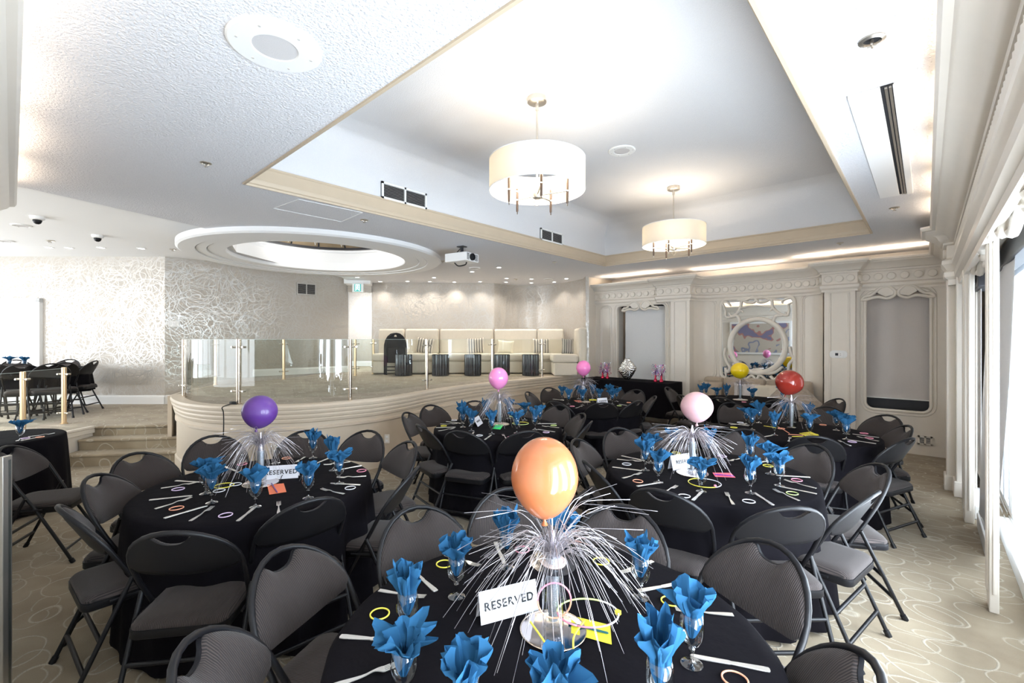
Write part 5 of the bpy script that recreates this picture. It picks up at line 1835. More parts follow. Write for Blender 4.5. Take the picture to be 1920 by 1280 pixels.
# ---- cutlery
def knife_mesh():
    pts = [(-.105, .004), (-.103, .0085), (-.09, .0095), (-.03, .007), (-.005, .0055), (.0, .0075), (.06, .0095), (.09, .008), (.103, .003), (.106, 0), (.10, -.006), (.0, -.0075), (-.005, -.0055), (-.03, -.007), (-.09, -.0095), (-.103, -.0085), (-.105, -.004)]
    vs, fs = cut(pts, [], .0022, .0006, 1)
    return MB().add(vs, fs).xf(Matrix.Translation((0, 0, .0022))).mesh('dinner_knife', M['cutlery'], 40)
def fork_mesh():
    n = 22
    vs, fs = [], []
    def prof(x):        # x -0.095 .. 0.045
        w = .0085 if x < -.07 else (.0085 - (x + .07) / .07 * .0055 if x < 0 else .003 + max(0, (x - .018) / .02) * .0075)
        return min(w, .0115)
    def hz(x):
        return .003 + .006 * math.exp(-((x - .02) / .022) ** 2) + (max(0, x - .045) / .045) * .007
    b = MB()
    for i in range(n + 1):
        x = -.098 + .145 * i / n
        w, z = prof(x), hz(x)
        vs += [(x, -w, z - .0012), (x, w, z - .0012), (x, w, z + .0012), (x, -w, z + .0012)]
    for i in range(n):
        for k in range(4):
            l = (k + 1) % 4
            fs.append((i * 4 + k, i * 4 + l, (i + 1) * 4 + l, (i + 1) * 4 + k))
    fs += [(0, 1, 2, 3), (n * 4 + 3, n * 4 + 2, n * 4 + 1, n * 4)]
    b.add(vs, fs)
    for k in range(4):
        y = -.0095 + k * .0063
        vs = []
        for x, w in ((.045, .0021), (.07, .0016), (.092, .0009)):
            z = hz(x)
            vs += [(x, y - w, z - .001), (x, y + w, z - .001), (x, y + w, z + .001), (x, y - w, z + .001)]
        f2 = []
        for i in range(2):
            for q in range(4):
                l = (q + 1) % 4
                f2.append((i * 4 + q, i * 4 + l, (i + 1) * 4 + l, (i + 1) * 4 + q))
        f2.append((8, 9, 10, 11))
        b.add(vs, f2)
    return b.mesh('dinner_fork', M['cutlery'], 50)
KN, FK = knife_mesh(), fork_mesh()
def ring_mesh(r, tr_, name, m):
    return MB().tube([(r * math.cos(2 * PI * i / 28), r * math.sin(2 * PI * i / 28) * .94, tr_ + .0005) for i in range(28)], tr_, 6, closed=True).mesh(name, m, True)
RM = {k: ring_mesh(.033, .0028, 'glow_bracelet', v) for k, v in GL.items()}

SET = {
 'orange': dict(
  g=[(856, 1119, 1), (950, 1064, 3), (1059, 1062, 2), (1201, 1121, 0), (1297, 1246, 4), (1237, 1350, 6), (764, 1197, 3), (757, 1322, 5), (873, 1392, 1), (1042, 1402, 4)],
  k=[(622, 1197, 712, 1204), (809, 1102, 777, 1074), (927, 1014, 944, 1056), (1438, 1257, 1300, 1231), (1207, 1107, 1278, 1094)],
  f=[(600, 1294, 719, 1256), (705, 1105, 745, 1112), (838, 1040, 884, 1056), (1225, 1052, 1166, 1076), (1347, 1152, 1290, 1148)],
  r=[(979, 1032, 'pink'), (1127, 1054, 'yellow'), (833, 1059, 'yellow'), (712, 1153, 'yellow'), (1258, 1129, 'yellow'), (1378, 1276, 'orange')]),
 'purple': dict(
  g=[(453, 885, -1), (385, 926, 5), (397, 943, 2), (479, 951, 4), (578, 934, 1), (625, 882, 3), (636, 907, 2), (517, 869, -1), (591, 857, 0)],
  k=[(330, 902, 379, 905), (282, 938, 358, 930), (312, 971, 385, 950), (446, 981, 476, 957), (691, 871, 643, 880), (697, 910, 648, 907), (618, 859, 596, 868), (418, 874, 443, 884)],
  f=[(310, 915, 365, 907), (294, 954, 358, 935), (356, 978, 401, 951), (525, 972, 525, 943), (709, 892, 663, 895), (670, 930, 624, 921), (668, 862, 640, 866), (579, 853, 567, 861)],
  r=[(334, 918, 'lilac'), (331, 954, 'orange'), (423, 967, 'lilac'), (442, 909, 'white'), (411, 921, 'white'), (454, 871, 'pink'), (538, 859, 'orange'), (681, 883, 'pink'), (659, 916, 'white')]),
 'pink': dict(
  g=[(868, 801, 4), (866, 794, 0), (884, 808, 1), (922, 814, 0), (969, 812, 2), (1003, 806, 4), (1012, 795, 2), (984, 788, 5), (954, 785, 4), (910, 786, 3)],
  k=[(831, 790, 856, 793), (818, 802, 853, 801), (910, 824, 920, 817), (1041, 810, 1008, 805), (1050, 794, 1017, 794), (884, 817, 888, 811)],
  f=[(823, 808, 851, 804), (951, 824, 942, 815), (1048, 802, 1021, 800), (822, 795, 848, 795)],
  r=[(849, 788, 'white'), (832, 799, 'yellow'), (899, 817, 'white'), (958, 820, 'pink'), (1024, 811, 'lilac'), (1038, 798, 'green'), (960, 781, 'green')]),
 'pale': dict(
  g=[(1210, 882, 1), (1220, 868, 4), (1234.5, 905, 4), (1263, 852, 5), (1315, 922, 2), (1407, 925, 1), (1444, 889, 5), (1461.5, 911, 2), (1406, 871, 0), (1329, 860, 0)],
  k=[(1171, 856, 1203, 863), (1148, 876, 1203, 883), (1186, 914, 1231, 907), (1299, 942, 1315, 927), (1456, 950, 1426, 930), (1544, 929, 1475, 915), (1517, 895, 1465, 892), (1414, 869, 1437, 865)],
  f=[(1163, 862, 1199, 866), (1160, 898, 1199, 888), (1240, 925, 1267, 914), (1378, 950, 1364, 928), (1500, 940, 1450, 919), (1537, 917, 1480, 903), (1384, 861, 1373, 864)],
  r=[(1175, 871, 'white'), (1196, 903, 'orange'), (1283, 931, 'white'), (1267.5, 850, 'yellow'), (1404, 941, 'white'), (1485.5, 926, 'green'), (1494, 901, 'pink'), (1354, 856, 'lilac'), (1440, 874, 'yellow')]),
 'red': dict(
  g=[(1400, 797, 5), (1410, 806, 1), (1423, 793, 4), (1452, 816, 0), (1473, 793, 3), (1518, 818, 2), (1515, 797, 0), (1568, 807, 5), (1586.5, 824, 4), (1587, 814, 2)],
  k=[(1361, 793, 1398, 798), (1420, 821, 1446, 817), (1641, 832, 1601, 826), (1656, 821, 1612, 815)],
  f=[(1366, 796, 1396, 795), (1478, 829, 1482, 820), (1652, 828, 1611, 820), (1592, 835, 1575, 828)],
  r=[(1388, 792.6, 'white'), (1376, 802, 'yellow'), (1598, 829, 'lilac'), (1620, 813, 'pink'), (1629.5, 822, 'pink'), (1543, 797, 'orange'), (1465, 804, 'orange')]),
 'yellow': dict(
  g=[(1312, 748, 0), (1324, 746, 0), (1344, 750, 5), (1362, 750, 3), (1411, 754, 1), (1467, 753, 4)], k=[], f=[], r=[(1330, 753, 'pink'), (1395, 754, 'pink')]),
 'rose': dict(
  g=[(1054, 750, 0), (1066, 758, 0), (1092, 760, 1), (1085, 748, 4), (1111, 748, 3), (1124, 755, 1), (1148, 758, 5), (1143, 750, 4), (1156, 753, 2)],
  k=[(1162, 758, 1180, 761), (1032, 748, 1050, 750)], f=[(1080, 765, 1092, 762)], r=[(1073, 762, 'pink'), (1161, 761, 'green'), (1179, 755, 'orange')]),
}
# bring listed pixels to the table plane, keep them on the cloth
def ontable(T, u, v, lim=RT - .05):
    p = Pt(u, v, ZTB)
    c = T['p']
    d = Vector((p.x - c.x, p.y - c.y))
    if d.length > lim:
        d = d.normalized() * lim
    return Vector((c.x + d.x, c.y + d.y, ZTB))
def ordl(i, n):
    if i == 0:
        return 'leftmost'
    if i == n - 1:
        return 'rightmost'
    return ORD[i]
PREP = {'orange': 'the orange balloon table', 'purple': 'the purple balloon table', 'pink': 'the bright pink balloon table', 'pale': 'the pale pink balloon table',
        'red': 'the red balloon table', 'yellow': 'the yellow balloon table', 'rose': 'the far pink balloon table'}
gob0 = None
rnd = random.Random(7)
def tail(i, n):
    return '' if i in (0, n - 1) else ' from the left'
for key, S in SET.items():
    T = TABLES[key]
    gs = sorted(S['g'], key=lambda q: q[0])
    for i, (u, v, k) in enumerate(gs):
        p = ontable(T, u, v)
        p.z = ZTB + .0015
        lab = 'clear stemmed water goblet, %s%s on %s' % (ordl(i, len(gs)), tail(i, len(gs)), PREP[key])
        if gob0 is None:
            gob0 = thing('water_goblet', lab, 'glass', p, 0, 'water goblets')
            link('bowl', bowl_me, gob0)
            link('stem', stem_me, gob0)
        else:
            dup(gob0, p, 0, lab)
        if k >= 0:
            o = link('napkin', NAP[k])
            o.location = p
            o.rotation_euler = (0, 0, rnd.uniform(0, 6.28))
            s = rnd.uniform(.95, 1.08) 
            o.scale = (1, 1, s)
            tag(o, 'blue tissue napkin in the goblet %s%s on %s' % (ordl(i, len(gs)), tail(i, len(gs)), PREP[key]), 'napkin', 'blue napkins in the goblets')
    for kind, me, word in (('k', KN, 'knife'), ('f', FK, 'fork')):
        L_ = sorted(S[kind], key=lambda q: (q[0] + q[2]))
        for i, (u0, v0, u1, v1) in enumerate(L_):
            a, c = Pt(u0, v0, ZTB), Pt(u1, v1, ZTB)
            d = (c - a)
            m_ = (a + c) / 2
            # keep on the cloth
            q = Vector((m_.x - T['p'].x, m_.y - T['p'].y))
            if q.length > RT - .12:
                q = q.normalized() * (RT - .12)
            o = link('dinner_' + word, me)
            o.location = (T['p'].x + q.x, T['p'].y + q.y, ZTB + .001)
            o.rotation_euler = (0, 0, math.atan2(d.y, d.x))
            sc = 1.0
            if key in ('orange',) and word == 'knife' and i >= len(L_) - 2:
                pass
            tag(o, 'silver dinner %s, %s%s on %s' % (word, ordl(i, len(L_)), tail(i, len(L_)), PREP[key]), word, 'dinner %ss' % ('knive' if word == 'knife' else word))
    L_ = sorted(S['r'], key=lambda q: q[0])
    for i, (u, v, col) in enumerate(L_):
        p = ontable(T, u, v)
        o = link('glow_bracelet', RM[col])
        o.location = (p.x, p.y, ZTB + .002)
        o.rotation_euler = (0, 0, rnd.uniform(0, 3))
        tag(o, '%s glow bracelet, %s%s on %s' % (col, ordl(i, len(L_)), tail(i, len(L_)), PREP[key]), 'bracelet', 'glow bracelets lying on the tables')

# ---- centrepieces
def balloon_mat(name, col, rough=.12):
    m, nt, b = principled('balloon_' + name)
    b.inputs['Base Color'].default_value = (*col, 1)
    b.inputs['Roughness'].default_value = rough
    b.inputs['Subsurface Weight'].default_value = .25
    b.inputs['Subsurface Radius'].default_value = (.05, .03, .02)
    b.inputs['Transmission Weight'].default_value = .0
    b.inputs['Coat Weight'].default_value = .35
    b.inputs['Coat Roughness'].default_value = .05
    return m
def balloon(key, u, v, w, h, col, label, dz, tilt=(0, 0), rough=.12):
    """centre column,row; depth of the table centre piece"""
    d = dz
    r = w / 2 / FOC * d
    hh = h / 2 / FOC * d
    c = Dp(u, d, H + (V0 - v) / FOC * d)
    t = thing('balloon', label, 'balloon', c, 0, 'balloons on the table centrepieces')
    t.rotation_euler = (tilt[0], tilt[1], TH)
    pr = []
    for i in range(25):
        a = -PI / 2 + PI * i / 24
        k = math.cos(a)
        z = math.sin(a)
        s = 1.0 + (.0 if z > 0 else -.20 * (-z) ** 1.6)
        pr.append((max(.006 if i == 0 else 0, r * k * s), hh * z * (1.0 if z > 0 else 1.02)))
    m = balloon_mat(key, col, rough)
    MB().lathe(pr, 40, caps=False).build('skin', m, t, smooth=True)
    MB().lathe([(.006, -hh * 1.0), (.004, -hh * 1.02 - .006), (.011, -hh * 1.02 - .02), (.009, -hh * 1.02 - .022), (0, -hh * 1.02 - .01)], 14).build('knot', m, t, smooth=True)
    return c, hh
M['foilc'] = mat('iridescent_foil', (.74, .70, .80), .2, metal=.85)
def spray(key, u, v, label, R_, n, seed, z0, up=.10, droop=.16, m='foil', wire=False, wid=.0022):
    """fountain of foil strips rising from the vase mouth"""
    T = TABLES[key]
    p = T['cp']
    rnd = random.Random(seed)
    t = thing('foil_spray', label, 'decoration', (p.x, p.y, z0), 0, 'foil sprays in the centrepiece vases')
    b = MB()
    for k in range(n):
        a = rnd.uniform(0, 2 * PI)
        L_ = R_ * rnd.uniform(.55, 1.08)
        hgt = up * rnd.uniform(.5, 1.5)
        dr = droop * rnd.uniform(.35, 1.5) * (L_ / R_) ** 1.2
        if rnd.random() < .16:
            dr *= .05
            hgt *= 1.3
        pts = []
        tw = rnd.uniform(-.25, .25)
        M_ = 9
        for i in range(M_ + 1):
            f = i / M_
            r = .006 + L_ * (f ** 1.35)
            z = hgt * math.sin(min(1, f * 1.7) * PI / 2) - dr * max(0, f - .25) ** 1.7 * 1.9
            aa = a + tw * f
            pts.append(Vector((r * math.cos(aa), r * math.sin(aa), z)))
        vs = []
        for i, q in enumerate(pts):
            tn = (pts[min(i + 1, M_)] - pts[max(i - 1, 0)]).normalized()
            sd_ = tn.cross(Vector((0, 0, 1))).normalized()
            sd_ = Matrix.Rotation(i * rnd.uniform(.1, .25) + k, 3, tn) @ sd_
            w_ = wid * (1 - .6 * i / M_)
            up_ = tn.cross(sd_).normalized() * .0005
            vs += [q - sd_ * w_ - up_, q + sd_ * w_ - up_, q + up_ * 2]
        fs = []
        for i in range(M_):
            for e_ in range(3):
                l = (e_ + 1) % 3
                fs.append((i * 3 + e_, i * 3 + l, (i + 1) * 3 + l, (i + 1) * 3 + e_))
        b.add(vs, fs)
    b.build('foil_strips', M[m], t, kind='stuff')
    MB().lathe([(.004, -.19), (.016, -.10), (.020, -.02), (.012, .06), (.004, .10)], 12).build('foil_stem', M['foilc'], t, smooth=40)
    return t
M['water'] = thin_glass('water', (.93, .95, .97), 1.5, ior=1.33)
def vase(key, u, v, label, hgt=.225, r=.036, silver=False):
    T = TABLES[key]
    p = ontable(T, u, v)
    T['cp'] = p
    t = thing('cylinder_vase', label, 'vase', (p.x, p.y, ZTB + .008), 0, 'clear cylinder vases of the centrepieces')
    MB().lathe([(0, 0), (r - .003, 0), (r - .001, .003), (r, .02), (r + .003, hgt), (r + .001, hgt), (r - .002, .022), (0, .018)], 28, caps=False).build('glass_wall', M['glass'], t, smooth=40)
    MB().lathe([(0, .019), (r - .003, .02), (r - .002, .075), (0, .076)], 24, caps=False).build('water', M['water'], t, smooth=40)
    MB().lathe([(.015, .03), (.020, .12), (.024, hgt + .01)], 16).build('glitter_tube', M['glit'], t, smooth=40)
M['glit'] = mat('glitter_foil', (.55, .58, .70), .3, metal=.85, noise=.6, nscale=300, bump=1, bscale=350)
def plate(key, label, r=.105, z=ZTB):
    p = TABLES[key]['cp']
    t = thing('mirror_plate', label, 'plate', (p.x, p.y, z), 0, 'round mirror plates under the vases')
    MB().lathe([(0, .001), (r - .02, .001), (r, .006), (r, .008), (r - .02, .004), (0, .004)], 40).build('disc', M['mirrorp'], t, smooth=30)
    MB().tube([(r * math.cos(2 * PI * i / 40), r * math.sin(2 * PI * i / 40), .007) for i in range(40)], .0022, 6, closed=True).build('beaded_rim', M['steel'], t, smooth=True)
M['mirrorp'] = mat('mirror_plate', (.65, .60, .60), .08, metal=1)
CP = {'orange': (1037, 1183), 'purple': (489, 907), 'pink': (937, 796), 'pale': (1298, 888), 'red': (1484, 806), 'yellow': (1388, 750), 'rose': (1094, 754)}
NM = {'orange': 'orange', 'purple': 'purple', 'pink': 'bright pink', 'pale': 'pale pink', 'red': 'red', 'yellow': 'yellow', 'rose': 'small far pink'}
for k, (u, v) in CP.items():
    vase(k, u, v, 'clear glass cylinder vase under the %s balloon' % NM[k], hgt={'orange': .225, 'red': .26, 'purple': .20, 'pale': .21}.get(k, .22), r={'red': .045}.get(k, .034))
    if k != 'red':
        plate(k, 'round mirror plate under the vase of the %s balloon' % NM[k])
dd_ = {k: FX * T['cp'].x + FY * T['cp'].y for k, T in TABLES.items()}
balloon('orange', 1021, 895, 126, 150, (.56, .185, .075), 'large orange balloon on the front table centrepiece', dd_['orange'] - .02)
balloon('purple', 487, 772, 61, 62, (.11, .035, .25), 'deep purple balloon on the left table centrepiece', dd_['purple'], (0, .2), .45)
balloon('pink', 934.5, 709, 37, 41, (.90, .30, .62), 'bright pink balloon on the middle table before the stage', dd_['pink'])
balloon('rose', 1094, 690, 27, 29, (.90, .24, .56), 'small bright pink balloon on the far table near the long table', dd_['rose'])
balloon('pale', 1306.5, 763, 58, 57, (.62, .37, .40), 'pale pink balloon on the right table centrepiece', dd_['pale'], (0, 0), .3)
balloon('red', 1480, 717, 48, 47, (.30, .030, .020), 'red balloon on the table in front of the mirror bench', dd_['red'], (0, .3))
balloon('yellow', 1387, 694.5, 32, 30, (.85, .62, .01), 'yellow balloon below the carved mirror', dd_['yellow'], (0, -.15))
spray('orange', 0, 0, 'large silver foil fountain in the vase under the orange balloon', .32, 170, 1, ZTB + .225, .10, .20, wid=.0011)
spray('purple', 0, 0, 'dark silver foil fountain under the purple balloon', .25, 170, 2, ZTB + .235, .085, .20, wid=.0013)
spray('pink', 0, 0, 'silver foil fountain under the bright pink balloon', .25, 140, 3, ZTB + .24, .11, .24, wid=.0013)
spray('pale', 0, 0, 'silver foil fountain drooping right under the pale pink balloon', .27, 170, 4, ZTB + .24, .06, .20, wid=.0015)
spray('red', 0, 0, 'thin silver foil fountain under the red balloon', .24, 90, 5, ZTB + .27, .05, .17, wid=.0013)
spray('yellow', 0, 0, 'thin silver foil fountain under the yellow balloon', .24, 90, 6, ZTB + .22, .09, .14, wid=.0013)
spray('rose', 0, 0, 'silver foil fountain under the small far pink balloon', .24, 100, 7, ZTB + .22, .11, .20, wid=.0013)
# disc collar at the mouth of the front vase
cp = TABLES['orange']['cp']
t = thing('record_disc', 'shiny dark disc with a white centre at the mouth of the front vase', 'disc', (cp.x - .002, cp.y + .002, ZTB + .222), 0)
t.rotation_euler = (.10, .05, TH)
MB().lathe([(.026, -.001), (.075, -.001), (.075, .001), (.026, .001), (.026, -.001)], 48, caps=False).build('disc', mat('vinyl', (.05, .05, .055), .15, metal=.6), t, smooth=30)
MB().lathe([(.024, .001), (.042, .001), (.043, .004), (.024, .005), (.024, .001)], 32, caps=False).build('collar', mat('blush_collar', (.80, .62, .56), .4), t, smooth=30)

# glow necklaces: rings in space
def necklace(path, cols, label, r=.0028):
    n = len(path)
    t = thing('glow_necklace', label, 'necklace')
    k = len(cols)
    for i, c in enumerate(cols):
        a, b_ = int(n * i / k), int(n * (i + 1) / k)
        MB().tube(path[a:b_ + 1] if b_ < n else path[a:], r, 8).build('tube', GL[c], t, smooth=True)
    return t
def arc(c, rx, ry, rz=0, n=40, z=0, tx=0.0):
    return [Vector((c[0] + rx * math.cos(a) * math.cos(rz) - ry * math.sin(a) * math.sin(rz), c[1] + rx * math.cos(a) * math.sin(rz) + ry * math.sin(a) * math.cos(rz), c[2] + z + tx * math.cos(a))) for a in [2 * PI * i / n for i in range(n + 1)]]
cR, cF = Vector((RX, RY, 0)), Vector((FX, FY, 0))
c_ = cp + cR * .105 - cF * .04
nk = necklace(arc((c_.x, c_.y, ZTB + .085), .095, .075, TH, tx=-.0), ['white', 'green', 'green', 'pink', 'pink', 'white'], 'pink and green glow necklace ring beside the front vase')
MB().box(-.008, .008, -.006, .006, -.006, .006).xf(Matrix.Translation(c_ + cR * .095 + Vector((0, 0, .085)))).build('clasp', GL['yellow'], nk)
necklace([Vector((cp.x, cp.y, 0)) + cR * (.052 * math.cos(a)) - cF * .045 + Vector((0, 0, ZTB + .125 + .055 * math.sin(a))) for a in [2 * PI * i / 32 for i in range(33)]], ['pink', 'orange'], 'pink glow necklace loop hung against the front vase')
for a_, lab in ((-.045, 'yellow glow stick leaning on the left of the front mirror plate'), (.06, 'thin yellow glow stick leaning on the right of the front vase')):
    b_ = Vector((cp.x, cp.y, ZTB))
    o = MB().tube(smoothpath([b_ + cR * (a_ * 1.7) - cF * .0 + Vector((0, 0, .035)), b_ + cR * a_ - cF * .06 + Vector((0, 0, .025)), b_ + cR * (a_ * .7 + .01) - cF * .10 + Vector((0, 0, .012))], 5), .0032, 8).build('glow_stick', GL['yellow'], smooth=True)
    tag(o, lab, 'glow stick', 'loose yellow glow sticks')
def flat_neck(key, u, v, r, cols, label):
    p = ontable(TABLES[key], u, v, RT - r)
    return necklace(arc((p.x, p.y, ZTB + .004), r, r * .95, TH), cols, label)
nk = flat_neck('pale', 1321, 906, .10, ['white', 'yellow', 'yellow', 'yellow', 'white'], 'yellow and white glow necklace on the pale pink balloon table')
p = Pt(1341, 912, ZTB)
MB().lathe([(0, -.007), (.008, -.005), (.009, .003), (0, .007)], 10, (p.x, p.y, ZTB + .007)).build('clasp', GL['pink'], nk)
flat_neck('purple', 420, 911, .055, ['yellow', 'yellow'], 'coiled yellow glow necklace on the purple balloon table')
flat_neck('pink', 976, 794, .09, ['yellow', 'green'], 'yellow glow necklace on the bright pink balloon table')
for (u0, v0, u1, v1, c) in ((1432, 798, 1455, 802, 'yellow'), (1478, 814, 1506, 816, 'orange'), (1485, 818, 1512, 818.5, 'yellow'), (1516, 811, 1534, 814.5, 'yellow'), (1459, 800, 1480, 812, 'orange')):
    a, b_ = Pt(u0, v0, ZTB + .004), Pt(u1, v1, ZTB + .004)
    o = MB().tube([a, (a + b_) / 2 + Vector((0, .01, 0)), b_], .003, 6).build('glow_stick', GL[c], smooth=True)
    tag(o, '%s glow stick lying before the vase on the red balloon table, starting %s' % (c, {1432: 'far left', 1478: 'in the middle', 1485: 'nearest the viewer', 1516: 'at right', 1459: 'beside the vase'}[u0]), 'glow stick')
pp_ = Pt(1105, 752, ZTB)
o = MB().lathe([(.016, 0), (.010, .006), (.008, .05), (.010, .10), (.016, .106)], 14).xf(Matrix.Translation((pp_.x, pp_.y, ZTB + .02)) @ Matrix.Rotation(TH, 4, 'Z') @ Matrix.Rotation(PI / 2, 4, 'Y')).build('party_blower', GL['yellow'], smooth=40)
tag(o, 'yellow party blower on the far pink balloon table', 'blower')

# tent cards with RESERVED
def tent(u0, v0, u1, v1, h, label, wrd='RESERVED', size=.042, back=.05, ofs=0.0):
    """front lower edge from (u0,v0) to (u1,v1) on the table"""
    a, b_ = Pt(u0, v0, ZTB + .002), Pt(u1, v1, ZTB + .002)
    w = (b_ - a).length
    m_ = (a + b_) / 2
    rz_ = math.atan2((b_ - a).y, (b_ - a).x)
    t = thing('tent_card', label, 'sign', (m_.x, m_.y, ZTB + .002), rz_, 'folded white reserved cards')
    th_ = .0012
    vs = [(-w / 2, 0, 0), (w / 2, 0, 0), (w / 2, back / 2, h), (-w / 2, back / 2, h), (-w / 2, back, 0), (w / 2, back, 0)]
    vs += [(x, y + (-th_ if i in (0, 1) else (th_ if i > 3 else 0)), z + (th_ if i in (2, 3) else 0)) for i, (x, y, z) in enumerate(vs)]
    fs = [(0, 1, 2, 3), (3, 2, 5, 4), (6, 7, 8, 9), (9, 8, 11, 10), (0, 6, 7, 1), (4, 10, 11, 5), (0, 3, 9, 6), (3, 4, 10, 9), (1, 7, 8, 2), (2, 8, 11, 5)]
    MB().add(vs, fs).build('card', M['paperw'], t)
    if wrd:
        vs, fs = text_mesh(wrd, size)
        ang = math.atan2(h, back / 2)
        mt_ = Matrix.Translation((ofs, back / 4 - .0022, h * .5)) @ Matrix.Rotation(ang, 4, 'X')
        MB().add(vs, fs).xf(mt_).build('lettering', M['ink'], t)
    return t
tent(902, 1172, 1010, 1143, .095, 'folded white card reading RESERVED left of the front vase', size=.036)
tent(493, 900, 559, 895.5, .085, 'folded white card reading RESERVED on the purple balloon table', size=.040)
tent(1262, 882, 1309, 874, .100, 'folded white card reading RESERVED on the pale pink balloon table', size=.033)
tent(896, 800, 905.5, 793, .085, 'folded white reserved card on the bright pink balloon table', size=.026, back=.10)
tent(1122, 758, 1140, 756.5, .085, 'folded white reserved card on the far pink balloon table', size=.028)
# coloured note cards with pens
def note(corners, col, pen, label, penc):
    cs_ = [Pt(u, v, ZTB + .003) for u, v in corners]
    c = sum(cs_, Vector()) / 4
    t = thing('note_card', label, 'card', (c.x, c.y, ZTB + .003), 0, 'coloured note cards with pens')
    MB().prism([(q.x - c.x, q.y - c.y) for q in cs_], 0, .0012).build('card', mat('card_' + label.split()[0], col, .6), t)
    a, b_ = Pt(*pen[0], ZTB + .008) - c, Pt(*pen[1], ZTB + .008) - c
    a.z = b_.z = .0055
    d = (b_ - a)
    MB().tube([a, a + d * .33], .0040, 8).tube([a + d * .33, b_ - d * .03, b_], [.0034, .0034, .0015], 8).build('pen', penc, t, smooth=40)
note([(1071, 1154), (1144, 1172), (1147, 1208), (1071, 1187)], (.85, .78, .05), ((1066, 1168), (1141, 1187)), 'yellow note card with a teal pen right of the front vase', mat('teal_pen', (.01, .10, .13), .3))
note([(501, 909), (532, 906), (537, 922), (505, 927)], (.90, .22, .10), ((509, 906), (520, 923)), 'orange note card with a violet pen on the purple balloon table', mat('violet_pen', (.12, .04, .30), .3))
note([(923, 803.5), (929, 796), (944, 796.5), (938, 805)], (.03, .75, .18), ((929, 801), (938, 799)), 'green note card with a pen on the bright pink balloon table', mat('mint_pen', (.02, .35, .40), .3))
note([(1336, 886), (1370, 886.5), (1379, 895), (1341, 893.5)], (.90, .16, .22), ((1340, 889), (1376, 892)), 'red note card with a purple pen on the pale pink balloon table', mat('purple_pen', (.18, .02, .30), .3))
note([(1076, 750.5), (1088, 750.5), (1092, 753), (1082, 754)], (.90, .20, .12), ((1080, 751), (1088, 753)), 'coral note card on the far pink balloon table', mat('coral_pen', (.5, .1, .1), .3))
note([(1498, 812), (1520, 809), (1536, 816), (1512, 818)], (.80, .70, .05), ((1502, 812), (1525, 815)), 'mustard note card on the red balloon table', mat('mustard_pen', (.4, .3, .05), .3))
# black eyeglasses on the purple table
gp = Pt(552, 893, ZTB)
t = thing('eyeglasses', 'black eyeglasses lying behind a goblet on the purple balloon table', 'eyeglasses', (gp.x, gp.y, ZTB + .02), TH + .2)
for s in (-1, 1):
    MB().tube([(s * .033 + .026 * math.cos(a), 0, .018 * math.sin(a)) for a in [2 * PI * i / 18 for i in range(18)]], .003, 6, closed=True).build('rim', M['rubber'], t, smooth=True)
    MB().tube([(s * .06, 0, .008), (s * .064, -.06, .004), (s * .06, -.12, -.017)], .0025, 6).build('temple', M['rubber'], t, smooth=True)
MB().tube([(-.009, 0, .006), (.009, 0, .006)], .0025, 6).build('bridge', M['rubber'], t)

